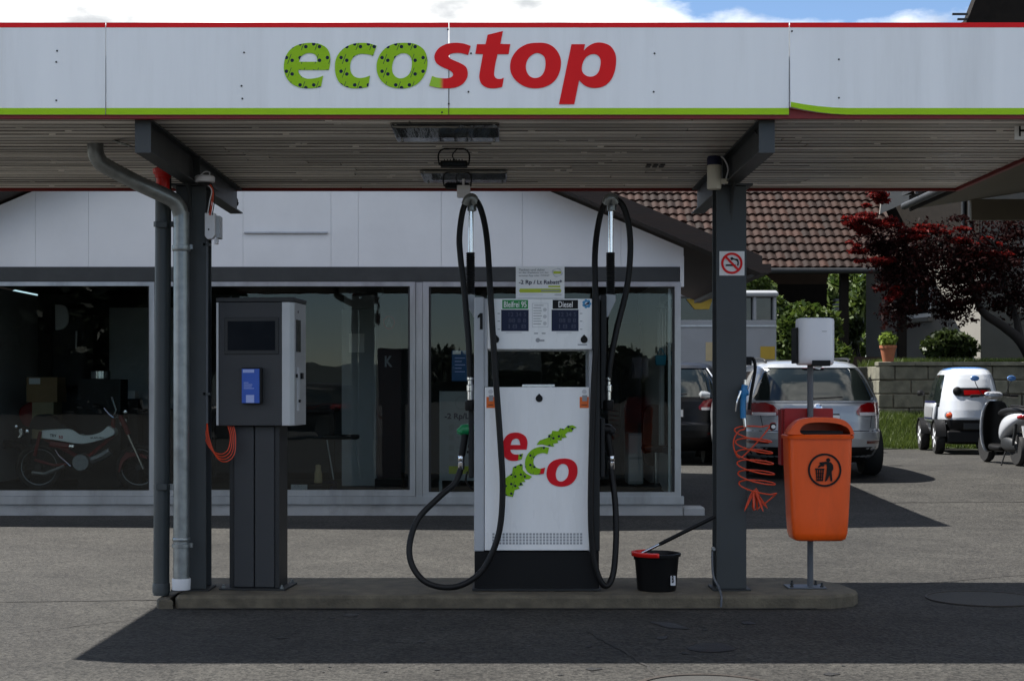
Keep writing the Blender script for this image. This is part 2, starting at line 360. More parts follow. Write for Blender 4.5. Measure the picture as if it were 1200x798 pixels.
def asphalt():
    m = bpy.data.materials.new('asphalt'); m.use_nodes = True; t = m.node_tree; n = t.nodes; l = t.links; p = n['Principled BSDF']
    tc = n.new('ShaderNodeTexCoord')
    def noise(s, d=6, r=.5):
        a = n.new('ShaderNodeTexNoise'); a.inputs['Scale'].default_value = s; a.inputs['Detail'].default_value = d; a.inputs['Roughness'].default_value = r; l.new(tc.outputs['Object'], a.inputs['Vector']); return a.outputs['Fac']
    def ramp(i, a, b, c0, c1):
        r = n.new('ShaderNodeValToRGB'); e = r.color_ramp.elements; e[0].position = a; e[1].position = b; e[0].color = (*c0, 1); e[1].color = (*c1, 1); l.new(i, r.inputs[0]); return r.outputs[0]
    def mul(a, b, f=1.0):
        x = n.new('ShaderNodeMix'); x.data_type = 'RGBA'; x.blend_type = 'MULTIPLY'; x.inputs['Factor'].default_value = f; l.new(a, x.inputs[6]); l.new(b, x.inputs[7]); return x.outputs[2]
    vo = n.new('ShaderNodeTexVoronoi'); vo.inputs['Scale'].default_value = 62; l.new(tc.outputs['Object'], vo.inputs['Vector'])
    sp = n.new('ShaderNodeSeparateColor'); l.new(vo.outputs['Color'], sp.inputs[0])
    base = ramp(sp.outputs[0], .0, 1, (.0115,.0112,.0104), (.056,.054,.0495))
    base = mul(base, ramp(noise(.55, 8, .6), .3, .7, (.68,.67,.66), (1.15,1.13,1.09)))
    base = mul(base, ramp(noise(2.7, 8, .65), .3, .66, (.72,.71,.70), (1.15,1.15,1.14)))
    base = mul(base, ramp(noise(160, 2, .5), .35, .65, (.78,.78,.78), (1.2,1.2,1.2)))
    l.new(base, p.inputs['Base Color']); p.inputs['Roughness'].default_value = .88; p.inputs['Specular IOR Level'].default_value = .3
    bp = n.new('ShaderNodeBump'); bp.inputs['Strength'].default_value = .55; bp.inputs['Distance'].default_value = .006; l.new(vo.outputs['Distance'], bp.inputs['Height']); l.new(bp.outputs[0], p.inputs['Normal'])
    M['asphalt'] = m
asphalt()
def percent_print(name, green, per, x0, z0):
    """green print with a pattern of navy per-cent marks (object x / z in metres)"""
    m = bpy.data.materials.new(name); m.use_nodes = True; t = m.node_tree; n = t.nodes; l = t.links; p = n['Principled BSDF']; p.inputs['Roughness'].default_value = .4; p.inputs['Specular IOR Level'].default_value = .15
    tc = n.new('ShaderNodeTexCoord'); s = n.new('ShaderNodeSeparateXYZ'); l.new(tc.outputs['Object'], s.inputs[0])
    def mt(op, a, b=None, c=None):
        k = n.new('ShaderNodeMath'); k.operation = op
        for i, v in enumerate((a, b, c)):
            if v is None: continue
            if isinstance(v, (int, float)): k.inputs[i].default_value = v
            else: l.new(v, k.inputs[i])
        return k.outputs[0]
    u = mt('FLOORED_MODULO', mt('DIVIDE', mt('SUBTRACT', s.outputs[0], x0), per), 1.0)
    v = mt('FLOORED_MODULO', mt('DIVIDE', mt('SUBTRACT', s.outputs[2], z0), per), 1.0)
    def disc(a, b, r): return mt('LESS_THAN', mt('SQRT', mt('ADD', mt('POWER', mt('SUBTRACT', u, a), 2), mt('POWER', mt('SUBTRACT', v, b), 2))), r)
    d = mt('MAXIMUM', disc(.24, .60, .13), disc(.66, .40, .13))
    sl = mt('MULTIPLY', mt('LESS_THAN', mt('ABSOLUTE', mt('SUBTRACT', mt('SUBTRACT', u, .46), mt('MULTIPLY', mt('SUBTRACT', v, .5), .38))), .022), mt('LESS_THAN', mt('ABSOLUTE', mt('SUBTRACT', v, .5)), .36))
    d = mt('MAXIMUM', d, sl)
    x = n.new('ShaderNodeMix'); x.data_type = 'RGBA'; l.new(d, x.inputs['Factor']); x.inputs[6].default_value = (*green, 1); x.inputs[7].default_value = (*lin(22, 32, 62), 1); l.new(x.outputs[2], p.inputs['Base Color'])
    M[name] = m
percent_print('green_percent', (.30,.54,.014), .0738, 0, 0)
percent_print('green_percent_small', (.24,.48,.010), .060, 0, 0)
def fade_print(name, x0, x1, ca, cb):
    m = bpy.data.materials.new(name); m.use_nodes = True; t = m.node_tree; n = t.nodes; l = t.links; p = n['Principled BSDF']; p.inputs['Roughness'].default_value = .4
    tc = n.new('ShaderNodeTexCoord'); s = n.new('ShaderNodeSeparateXYZ'); l.new(tc.outputs['Object'], s.inputs[0]); q = n.new('ShaderNodeMapRange'); q.inputs[1].default_value = x0; q.inputs[2].default_value = x1; l.new(s.outputs[0], q.inputs[0])
    x = n.new('ShaderNodeMix'); x.data_type = 'RGBA'; l.new(q.outputs[0], x.inputs['Factor']); x.inputs[6].default_value = (*ca, 1); x.inputs[7].default_value = (*cb, 1); l.new(x.outputs[2], p.inputs['Base Color']); M[name] = m
# ================================================================== SETTING
def ground_sheet():
    xs = [-260,-120,-60,-30,-16]+[i*1.0 for i in range(-12, 19)]+[24,36,60,120,260]
    ys = [-260,-160,-80,-40,-20,-10,-4,0,4,8,11,12.5]+[14+.5*i for i in range(0, 18)]+[24,27,30,34,40,60,110,260]
    me = B(); me.v = [(x, y, gz(y)) for y in ys for x in xs]; k = len(xs)
    me.f = [(j*k+i, j*k+i+1, (j+1)*k+i+1, (j+1)*k+i) for j in range(len(ys)-1) for i in range(k-1)]
    o = me.build('asphalt_ground', 'asphalt', None); o['kind'] = 'structure'; return o
ground = ground_sheet()
def on_ground(name, m, poly, up, kind='structure'):      # thin patch laid on the yard
    b = B(); k = len(poly); b.add([(x, y, gz(y)+up) for x, y in poly], [tuple(range(k))]); o = b.build(name, m, None, fix=False); o['kind'] = kind; return o
def strip(name, m, pts, wd, up):
    b = B(); vs = []
    for i, (x, y) in enumerate(pts):
        a = Vector(pts[max(0, i-1)]); c = Vector(pts[min(len(pts)-1, i+1)]); d = (c-a).normalized(); nn = Vector((-d.y, d.x))*wd*(.5+.35*random.random())
        vs += [(x-nn.x, y-nn.y, gz(y)+up), (x+nn.x, y+nn.y, gz(y)+up)]
    b.add(vs, [(2*i, 2*i+2, 2*i+3, 2*i+1) for i in range(len(pts)-1)]); o = b.build(name, m, None, fix=False); o['kind'] = 'structure'; return o
def G(x, y): Zg = F*H/(y-VY); return ((x-VX)/F*Zg, Zg)     # pixel on the level yard -> ground point
def wob(a, b, n, amp): return [(a[0]+(b[0]-a[0])*i/n+random.uniform(-amp, amp), a[1]+(b[1]-a[1])*i/n+random.uniform(-amp, amp)) for i in range(n+1)]
strip('pavement_joint', 'crack', wob(G(-60, 706), G(183, 703), 24, .006), .016, .004)
strip('pavement_crack', 'crack', wob(G(690, 740), G(760, 781), 14, .012), .012, .004)
strip('pavement_crack', 'crack', wob(G(760, 781), G(775, 798), 6, .01), .010, .004)
strip('pavement_joint', 'crack', wob(G(1010, 690), G(1260, 668), 24, .006), .010, .004)
strip('pavement_seam', 'crack', wob(G(1000, 598), G(1300, 597), 30, .012), .025, .004)
on_ground('oil_stain', 'oil_stain', [(G(834+27*math.cos(a)*(1+.12*math.sin(3*a)), 759+5.5*math.sin(a))) for a in np.linspace(0, 2*math.pi, 28)[:-1]], .004)
on_ground('oil_stain', 'oil_stain', [(G(785+22*math.cos(a)*(1+.25*math.sin(2*a)), 733+3*math.sin(a)+3*math.cos(a))) for a in np.linspace(0, 2*math.pi, 28)[:-1]], .004)
for k in range(34):
    px_, py_ = random.uniform(330, 1000), random.uniform(720, 792); r0 = random.choice((2, 3, 3, 5, 8)); ph = random.uniform(0, 6)
    on_ground('oil_stain', 'oil_stain', [G(px_+r0*(1+.3*math.sin(2*a+ph))*math.cos(a), py_+.22*r0*(1+.25*math.sin(3*a+ph))*math.sin(a)) for a in np.linspace(0, 2*math.pi, 15)[:-1]], .0038)
# two round covers in the yard: the near one by its iron ring only
def cover(cx, cy, r, ring, label, m):
    t = thing('manhole_cover', label, 'manhole cover', (cx, cy, 0))
    b = B(); n = 48
    b.add([(cx+rr*math.cos(2*math.pi*i/n), cy+rr*math.sin(2*math.pi*i/n), z) for rr, z in ((r, .003), (r, .010), (r-ring, .010), (r-ring, .004)) for i in range(n)],
          [(j*n+i, j*n+(i+1) % n, (j+1)*n+(i+1) % n, (j+1)*n+i) for j in range(3) for i in range(n)]); b.build('ring', 'cast_iron', t)
    b = B(); b.add([(cx+(r-ring)*math.cos(2*math.pi*i/n), cy+(r-ring)*math.sin(2*math.pi*i/n), .005) for i in range(n)], [tuple(range(n))]); b.build('lid', m, t, fix=False)
x, y = X_(829, 6.95), 6.95; cover(x, y, .335, .03, 'round cover with thin iron ring in sunlit asphalt at bottom edge', 'asphalt_patch')
x, y = G(1152, 702); cover(x, y, .36, .008, 'round asphalt-filled cover in the canopy shadow right of the island', 'asphalt_patch')

strip('kerb_gap', 'crack', wob((-2.0, 9.474), (1.95, 9.474), 60, .004), .022, .0042)
strip('pavement_crack', 'crack', wob(G(20, 742), G(240, 716), 20, .015), .007, .004)
for k in range(3): strip('tyre_mark', 'oil_stain', wob(G(300+k*210, 772-k*7), G(560+k*180, 752+k*6), 18, .006), .003, .004)
# ------------------------------------------------------------------ island
isl = thing('pump_island', 'low worn concrete island under pump and canopy posts', 'kerb', (0, 9.9, 0))
zi = .085
i0, i1, f0, f1 = -2.02, X_(1010, 9.62), 9.49, 10.38
def island_poly(ins): 
    a, b, c, d = i0+ins, i1-ins, f0+ins, f1-ins
    return [(a+.02, c), (b-.22, c), (b-.06, c+.10), (b, c+.24), (b-.03, d-.3), (b-.2, d), (a, d), (a, c+.02)]
b = B(); P0, P1, P2 = island_poly(0), island_poly(.012), island_poly(.03); k = len(P0)
b.add([(x, y, -.02) for x, y in P0]+[(x, y, zi-.022) for x, y in P0]+[(x, y, zi-.005) for x, y in P1]+[(x, y, zi) for x, y in P2], [(r*k+i, r*k+(i+1) % k, (r+1)*k+(i+1) % k, (r+1)*k+i) for r in range(3) for i in range(k)]+[tuple(range(3*k, 4*k))])
slab = b.build('slab', 'concrete', isl, ang=25)
b = B(); pts = [(i0-.115, 10.2), (i0-.115, f0+.10), (i0-.085, f0+.03), (i0-.02, f0-.004)]; 
b.prism([(i0-.125, 10.25), (i0-.125, f0+.06), (i0-.10, f0-.01), (i0-.005, f0-.012), (i0-.035, f0+.03), (i0-.045, f0+.10), (i0-.045, 10.25)], -.02, .055, plane='xy'); b.build('edge_kerb', 'concrete', isl, bevel=.01)

# ------------------------------------------------------------------ canopy
can = thing('petrol_station_canopy', 'flat canopy with white lettered fascia on two grey posts', 'canopy', (0, 9.8, 0))
ZF, ZB, XL, XR = 8.30, 11.36, -3.97, 3.39
zf0, zf1, zso = Z_(134.5, ZF), Z_(27, ZF), 2.835
seams = [XL, X_(124, ZF), X_(526, ZF), X_(925, ZF), XR]
def fas(k, x, z):                              # the last panel is bent at its lower left corner
    if k == 3:
        e = max(0, 1-(x-seams[3])/.34)**2*max(0, 1-(z-zf0)/.45); return (x, ZF-.03*e, z+.038*e*max(0, 1-(z-zf0)/.2))
    return (x, ZF, z)
def fpanel(k, z0, z1, off, nx=24, nz=10):
    a, c = seams[k]+.0025, seams[k+1]-.0025; 
    def g(u, v): p = fas(k, a+(c-a)*u, z0+(z1-z0)*v); return (p[0], p[1]-off, p[2])
    b = B(); b.grid(g, nx, nz); n0 = len(b.v)
    b.v += [(p[0], ZF+.03 if off == 0 else p[1]+.0012, p[2]) for p in b.v[:n0]]
    w_ = nx+1
    ring = [i for i in range(w_)]+[j*w_+nx for j in range(1, nz+1)]+[nz*w_+i for i in range(nx-1, -1, -1)]+[j*w_ for j in range(nz-1, 0, -1)]
    b.f += [(ring[i], ring[(i+1) % len(ring)], ring[(i+1) % len(ring)]+n0, ring[i]+n0) for i in range(len(ring))]
    return b
screws = [[(67,60),(66,73),(66,118)], [(286,62),(284,116),(283,101),(518,132)], [(552,63),(549,108),(767,63),(766,108),(525,35),(526,122)], [(983,70),(983,115),(928,37)]]
for k in range(4):
    pn = fpanel(k, zf0, zf1, 0).build('fascia_panel', 'fascia_white', can)
    fpanel(k, Z_(32.6, ZF), zf1+.0005, .0015, 24, 2).build('red_stripe', 'fascia_red', pn)
    fpanel(k, zf0-.0005, Z_(127, ZF), .0015, 24, 3).build('green_stripe', 'fascia_green', pn)
    for x, y in screws[k]:
        B().lathe([(.005, 0), (.005, .003), (.003, .005)], PX(x, y, ZF-.0005), (0, -1, 0), 10).build('screw', 'steel_dark', pn)
b = B(); b.box(XL+.01, XR-.01, ZF+.012, ZF+.05, 2.818, zf0+.07); b.build('front_rim', 'dark_red', can)
b = B(); b.box(XL+.01, XR-.01, ZB-.03, ZB, 2.815, 3.30); b.build('rear_fascia', 'dark_red', can)
for xa in (XL+.012, XR-.042): B().box(xa, xa+.03, ZF+.052, ZB-.032, 2.815, 3.30).build('side_fascia', 'dark_red', can)
B().box(XL+.045, XR-.045, ZF+.055, ZB-.035, 3.10, 3.16).build('roof_deck', 'steel_dark', can)
B().box(XL+.045, XR-.045, ZF+.055, ZB-.035, 2.872, 2.88).build('soffit_backing', 'soffit_gap', can)
y = ZF+.056; nb = 26; pitch = (ZB-.036-y)/nb
for i in range(nb):
    cuts = sorted([XL+.05]+[random.uniform(-3.9, 3.3) for _ in range(5)]+[XR-.05])
    for a, c in zip(cuts, cuts[1:]):
        if random.random() < .93: hj = random.uniform(.0025, .005); B().box(a+.02, c-.02, y+i*pitch+.0005, y+i*pitch+.0045, zso-hj+.002, zso+.006).build('joint_strip', 'joint_dark', can)
    segs = sorted([XL+.046, XR-.046]+[random.uniform(-2.5, 2.5)])
    for a, c in zip(segs, segs[1:]):
        dz = random.uniform(-.002, .002)
        B().box(a+.002, c-.002, y+i*pitch+random.uniform(.005,.009), y+(i+1)*pitch-random.uniform(.005,.010), zso+dz, zso+.014+dz).build('soffit_board', 'soffit', can, bevel=.003, seg=1)
# the word on the fascia, traced letter by letter
def c6(pts): return [tuple([330+p[0]/6, 30+p[1]/6]+list(p[2:])) for p in pts]
def c5(pts): return [tuple([500+p[0]/5, 30+p[1]/5]+list(p[2:])) for p in pts]
def toXZ(lp, Z): return [(X_(x, Z), Z_(y, Z)) for x, y in outline(lp)]
E_o = [(278,432,1),(235,441),(175,444),(120,435),(70,410),(35,370),(18,320),(18,270),(30,220),(55,180),(95,148),(150,130),(210,125),(265,132),(310,155),(335,190),(343,235),(340,280),(333,315,1),(118,315,1),(124,340),(148,365),(185,377),(230,374),(270,365),(293,355,1)]
E_i = [(122,258,1),(135,225),(160,205),(195,196),(230,203),(248,225),(252,258,1)]
C_o = [(668,145,1),(620,130),(570,125),(510,130),(455,152),(410,190),(382,240),(375,300),(383,355),(405,400),(445,430),(495,443),(550,443),(590,438),(610,432,1),(622,355,1),(585,368),(545,372),(510,360),(488,330),(482,290),(490,250),(515,218),(550,203),(590,203),(620,208),(643,217,1)]
O_o = [(862,125),(930,130),(985,158),(1015,200),(1026,255),(1018,315),(990,375),(945,418),(885,441),(820,444),(760,432),(710,400),(678,352),(668,300),(675,245),(700,195),(740,155),(795,131)]
O_i = [(862,197),(895,210),(914,240),(916,285),(905,330),(880,360),(840,375),(805,365),(783,338),(777,300),(785,255),(803,222),(830,203)]
S_o = [(258,122,1),(215,108),(170,104),(120,110),(75,132),(50,165),(46,195),(60,225),(95,247),(130,262),(152,280),(152,298),(130,310),(95,312),(60,308),(32,298,1),(15,355,1),(60,366),(110,370),(165,366),(210,345),(235,312),(241,280),(230,245),(195,222),(155,205),(132,190),(135,172),(160,164),(200,164),(243,175,1)]
T_o = [(357,57,1),(447,35,1),(432,110,1),(490,112,1),(480,170,1),(415,170,1),(403,225),(397,265),(396,295),(410,313),(435,315),(452,308,1),(443,362,1),(400,370),(355,366),(322,345),(309,310),(312,270),(330,170,1),(285,168,1),(295,112,1),(345,112,1)]
O2_o = [(645,104),(700,107),(745,130),(775,170),(787,215),(780,270),(755,320),(715,352),(665,368),(610,368),(560,352),(517,318),(493,275),(490,225),(505,180),(540,138),(590,111)]
O2_i = [(645,163),(675,172),(693,195),(696,235),(687,275),(665,302),(633,310),(605,300),(587,275),(581,240),(590,205),(612,178)]
P_o = [(848,112,1),(928,112,1),(920,150,1),(945,125),(985,105),(1030,104),(1075,122),(1102,160),(1110,205),(1103,265),(1080,320),(1040,356),(990,368),(945,362),(915,345),(893,322,1),(865,463,1),(775,463,1)]
P_i = [(968,170),(1000,175),(1018,200),(1017,240),(1003,280),(975,300),(945,300),(920,285),(909,260),(915,220),(935,187)]
fade_print('letter_tail', X_(515, ZF), X_(519.5, ZF), (.33,.58,.012), (.74,.014,.016))
yl = ZF-.003
for nm, loops, m_ in (('letter_e', [c6(E_o), c6(E_i)], 'green_percent'), ('letter_c', [c6(C_o)], 'green_percent'), ('letter_o', [c6(O_o), c6(O_i)], 'green_percent'),
                      ('letter_s', [c5(S_o)], 'logo_red'), ('letter_t', [c5(T_o)], 'logo_red'), ('letter_o', [c5(O2_o), c5(O2_i)], 'logo_red'), ('letter_p', [c5(P_o), c5(P_i)], 'logo_red')):
    flat(nm, [toXZ(l_, ZF) for l_ in loops], m_, can, yl)

flat('letter_tail', [toXZ(c5([(32,298,1),(15,355,1),(60,366),(100,369.5,1),(100,312.2,1),(60,308)]), ZF)], 'letter_tail', can, yl-.0022)
# posts and beams (rolled steel sections)
def ibeam(b, xc, y0, y1, z0, z1, wd, tf=.010, tw=.008):
    b.box(xc-wd/2, xc+wd/2, y0, y1, z0, z0+tf); b.box(xc-wd/2, xc+wd/2, y0, y1, z1-tf, z1); b.box(xc-tw/2, xc+tw/2, y0, y1, z0+tf, z1-tf)
XPL, XPR, YP = -1.96, 1.448, 9.78
for xc in (XPL, XPR):
    b = B(); ibeam(b, xc, ZF+.10, ZB-.01, 2.648, zso-.004, .091); bm_ = b.build('cantilever_beam', 'steel_grey', can)
    B().box(xc-.0435, xc+.0435, ZF+.088, ZF+.099, 2.645, zso-.003).build('end_plate', 'steel_grey', bm_)
    B().box(xc-.05, xc-.0065, YP-.06, YP-.05, 2.66, zso-.014).build('stiffener', 'steel_grey', bm_)
    B().box(xc+.0065, xc+.05, YP-.06, YP-.05, 2.66, zso-.014).build('stiffener', 'steel_grey', bm_)
    b = B(); hw = .095
    b.box(xc-hw, xc+hw, YP-.095, YP-.083, zi+.012, 2.635); b.box(xc-hw, xc+hw, YP+.083, YP+.095, zi+.012, 2.635); b.box(xc-.005, xc+.005, YP-.0825, YP+.0825, zi+.012, 2.635)
    po = b.build('post', 'steel_grey', can, bevel=.003, seg=1)
    B().box(xc-.13, xc+.13, YP-.13, YP+.13, 2.635, 2.6475).build('head_plate', 'steel_grey', po)
    B().box(xc-.12, xc+.12, YP-.12, YP+.12, zi+.001, zi+.0115).build('base_plate', 'steel_dark', po)
    # curved haunch plates between post and beam
    for s_ in (-1, 1):
        arc = [(YP+s_*(.095+.20*(1-math.sin(t))), 2.635-.22*(1-math.cos(t))) for t in np.linspace(0, math.pi/2, 8)]
        B().prism([(YP+s_*.095, 2.634)]+arc, xc-.006, xc+.006, plane='yz').build('haunch', 'steel_grey', po)
B().lathe([(.006, 0), (.006, .004)], PX(856, 249, YP-.0955), (0, -1, 0), 10).build('bolt', 'steel_dark', po)

# things under the soffit
def put(o, label, cat, group=None): return tag(o, label, cat, group)
def reflector(x0, x1, x2, x3, y0, y1, label):
    Zs = lambda y_: F*(zso-.01-H)/(VY-y_)
    za, zb_ = Zs(y0), Zs(y1); t = thing('reflector_panel', label, 'panel', (X_((x0+x1)/2, za), za, zso-.01)); z = zso-.008
    xa, xb = X_(x0, za), X_(x1, za)
    b = B(); n = 32
    b.grid(lambda u, v: (xa+(xb-xa)*u, za+(zb_-za)*v, z+.0015*math.sin(u*40)*math.sin(v*3)), n, 4); b.build('sheet', 'mirror_panel', t, solid=.003)
    for a, c in ((xa+.03, za+.02), (xb-.03, za+.02), (xa+.03, zb_-.02), (xb-.03, zb_-.02)): B().lathe([(.007, -.006), (.007, 0)], (a, c, z), n=8).build('screw', 'chrome', t)
reflector(457, 585, 0, 0, 145.5, 166.5, 'shiny metal panel on the soffit nearest the fascia')
reflector(492, 594, 0, 0, 200.5, 214.5, 'shiny metal panel on the soffit near its rear edge')
def flood(xc, y, label):
    Zs = F*(zso-.06-H)/(VY-y); X0 = X_(xc, Zs); t = thing('floodlight', label, 'floodlight', (X0, Zs, zso-.13), group='floodlights under the canopy')
    B().box(X0-.085, X0+.085, Zs-.045, Zs+.045, zso-.115, zso-.078).build('housing', 'black_plastic', t, bevel=.012)
    B().box(X0-.065, X0+.065, Zs-.05, Zs-.0455, zso-.11, zso-.09).build('lens', 'screen_dark', t)
    for k in range(7): B().box(X0-.06+k*.018, X0-.054+k*.018, Zs-.04, Zs+.04, zso-.078, zso-.07).build('cooling_fin', 'black_plastic', t)
    B().tube(catmull([(X0-.09, Zs, zso-.10), (X0-.095, Zs-.02, zso-.04), (X0-.06, Zs-.03, zso-.006), (X0+.06, Zs-.03, zso-.006), (X0+.095, Zs-.02, zso-.04), (X0+.09, Zs, zso-.10)], False, 5), .005, 6).build('bracket', 'black_plastic', t)
    B().tube(catmull([(X0+.01, Zs+.02, zso-.075), (X0-.01, Zs, zso-.04), (X0+.02, Zs-.01, zso-.003)], False, 5), .004, 6).build('cable', 'cable_black', t)
flood(532, 186, 'black floodlight between the two shiny soffit panels'); flood(536, 212, 'black floodlight in front of the rear soffit panel')
b = B(); b.pbox(535.5, 551, 217, 231, 10.2, 10.26); t = thing('junction_box', 'small white junction box hung at the soffit above the left pump hose', 'box', PX(543, 231, 10.2))
b.build('case', 'white_plastic', t, bevel=.006); B().pbox(536.5, 550, 218, 222, 10.196, 10.1995).build('lid', 'paper_white', t); B().tube([PX(543, 217.5, 10.23), PX(543, 210, 10.23)], .008, 8).build('conduit', 'white_plastic', t)
b = B()
t = thing('soffit_vent', 'small slotted vent in the soffit left of the right post', 'vent', PX(768, 193, 10.17))
for k in range(3): B().box(X_(757, 10.17)+.045*k, X_(757, 10.17)+.045*k+.03, 10.10, 10.22, zso-.008, zso-.003).build('slot', 'soffit_gap', t)
# siren on the right beam
t = thing('alarm_siren', 'cream cylinder siren with dark blue cap beside the right post', 'siren', PX(837, 222, 9.55))
c = PX(837, 222, 9.6); s_ = 9.6/F
B().lathe([(.040, 0), (.045, .01), (.045, .145), (.042, .15)], c, n=24).build('body', 'cream_plastic', t)
B().lathe([(.046, .1505), (.046, .19), (.040, .205), (.02, .208)], c, n=24).build('cap', 'navy', t)
B().box(c.x+.03, c.x+.085, c.y-.02, c.y+.03, c.z+.035, c.z+.065).build('bracket', 'cream_plastic', t, bevel=.004)
B().tube(catmull([c+Vector((.02, -.01, .20)), c+Vector((.055, -.02, .19)), c+Vector((.085, -.01, .12)), c+Vector((.06, 0, .03))], False, 6), .005, 6).build('cable', 'white_plastic', t)
t = thing('hanging_cable', 'black cable end looped on the right canopy beam', 'cable', PX(885, 150, 8.6))
B().tube(catmull([PX(880, 141, 8.8), PX(881, 147, 8.75), PX(886, 155, 8.7), PX(892, 163, 8.65)], False, 6), .004, 6).build('wire', 'cable_black', t); B().box(*[v for v in (X_(877, 8.8), X_(887, 8.8), 8.79, 8.83, zso-.012, zso-.001)]).build('clip', 'steel_dark', t)
t = thing('hanging_cable', 'black cable stub drooping from rear end of the left beam', 'cable', PX(272, 228, 11.3))
B().tube(catmull([PX(266, 225, 11.38), PX(273, 228, 11.38), PX(278, 234, 11.38), PX(278, 238, 11.38)], False, 6), .005, 6).build('wire', 'cable_black', t); B().tube([PX(278, 237, 11.38), PX(277, 241, 11.38)], .013, 8).build('plug', 'cable_black', t)
# sensor, box, conduit on the left post
t = thing('motion_sensor', 'round white sensor dangling on wires at the left post', 'sensor', PX(240, 214, 9.6))
c = PX(240, 212, 9.6); B().lathe([(.04, -.012), (.062, -.008), (.064, .02), (.055, .03)], c, n=24).build('disc', 'white_plastic', t)
B().box(c.x-.14, c.x-.03, c.y, c.y+.04, c.z+.005, c.z+.02).build('bracket', 'steel_grey', t)
B().lathe([(.03, -.03), (.045, -.014)], c, n=16).build('socket', 'steel_dark', t)
for k, (m_, dx) in enumerate((('white_plastic', 0), ('orange_hose', .012), ('orange_hose', .02), ('cable_black', .03))):
    B().tube(catmull([c+Vector((.01+dx, 0, -.02)), c+Vector((.045+dx*.5, -.01, -.06)), c+Vector((.03+dx, 0, -.13)), c+Vector((.005+dx, .03, -.24))], False, 6), .0035, 6).build('wire', m_, t)
B().tube(catmull([c+Vector((-.03, 0, .03)), c+Vector((0, 0, .055)), c+Vector((.03, 0, .05)), c+Vector((.02, .02, .02))], False, 6), .004, 6).build('wire', 'white_plastic', t)
t = thing('control_box', 'small white control box on the left post above thin conduit', 'box', PX(247, 281, 9.66))
b = B(); b.prism([(X_(x, 9.64), Z_(y, 9.64)) for x, y in ((240.5,250),(252.5,250),(252.5,276),(248.5,280.5),(243.5,280.5),(240.5,277))], 9.62, 9.68); b.build('case', 'white_plastic', t, bevel=.004)
B().pbox(252.8, 257.5, 253, 279, 9.65, 9.75).build('side_box', 'pump_grey', t, bevel=.003); B().pbox(251, 255, 279.3, 286, 9.65, 9.69).build('gland', 'white_plastic', t, bevel=.003)
B().pbox(243.7, 245.2, 268, 270, 9.617, 9.6195).build('button', 'black_plastic', t)
t = thing('conduit_pipe', 'thin grey conduit down the left post ending in orange cable loops', 'conduit', PX(242, 496, 9.7))
B().tube([PX(242, 281, 9.70), PX(242, 496, 9.70)], .0115, 10).build('pipe', 'post_grey', t)
for yy in (285, 460): B().pbox(238, 246, yy, yy+3, 9.685, 9.72).build('clip', 'steel_grey', t)
for k in range(4):
    B().tube(catmull([PX(241+k*.6, 494, 9.70), PX(240.5+k*1.5, 513, 9.69-.01*k), PX(247+k*2.2, 526+k*3, 9.67-.01*k), PX(258+k*2, 532+k*3, 9.67), PX(267+k*2.4, 527+k*2, 9.68), PX(270+k*2, 512, 9.70), PX(267+k*2.2, 499, 9.72)], False, 8), .0034, 6).build('cable_loop', 'orange_hose', t)

# rain pipes
t = thing('rain_pipe', 'galvanised downpipe bent from the soffit to the left post', 'pipe', PX(212, 690, 9.6))
Zr = 9.55
b = B(); p_ = [PX(112, 164, 9.3), PX(112, 178, 9.3), PX(116, 188, 9.32), PX(124, 195, 9.34), PX(160, 214, 9.42), PX(196, 231, 9.5), PX(207, 239, 9.53), PX(212, 252, Zr), PX(212.5, 270, Zr), PX(212.5, 480, Zr)]
pp = catmull(p_, False, 5)+[PX(212.5, 683, Zr)]
b.tube(pp, .049, 20); b.build('pipe', 'galvanised', t)
B().lathe([(.051, 0), (.056, .006), (.056, .03), (.051, .036)], PX(212.5, 295, Zr), n=20).build('sleeve', 'galvanised', t)
B().lathe([(.056, .0), (.058, .065), (.055, .07)], PX(212.5, 690.5, Zr), n=24).build('collar', 'print_light', t)
B().lathe([(.051, 0), (.055, .005), (.055, .02), (.051, .025)], PX(212.5, 634, Zr), n=20).build('sleeve', 'galvanised', t)
for yy in (292, 641): 
    q = B().lathe([(.055, 0), (.058, .001), (.058, .022), (.055, .023)], PX(212.5, yy, Zr), n=20).build('pipe_clamp', 'galvanised', t)
    B().box(X_(222.6, Zr), X_(226, Zr), Zr-.01, Zr+.015, Z_(yy, Zr), Z_(yy-5, Zr)).build('clamp_lug', 'galvanised', q)
B().lathe([(.06, 0), (.075, .012)], PX(112, 163.5, 9.3), n=20).build('rim', 'galvanised', t)
B().bar(PX(118, 160, 9.28), PX(154, 172, 9.0), .03, .008).build('strap', 'galvanised', t)
t = thing('standpipe', 'dark grey vertical pipe left of the galvanised downpipe', 'pipe', PX(190, 697, 9.72))
b = B(); b.tube([PX(191.5, 205, 9.66), PX(189, 697, 9.66)], .050, 20); b.build('pipe', 'pipe_dark', t)
B().lathe([(.055, 0), (.055, .05), (.052, .06)], PX(189, 694, 9.66), n=20).build('foot_sleeve', 'pipe_dark', t)
r_ = B().lathe([(.040, 0), (.042, .08), (.05, .085), (.05, .10), (.062, .11), (.064, .135), (.05, .145)], PX(191, 224, 9.6), n=20).build('red_hood', 'red_plastic', t)
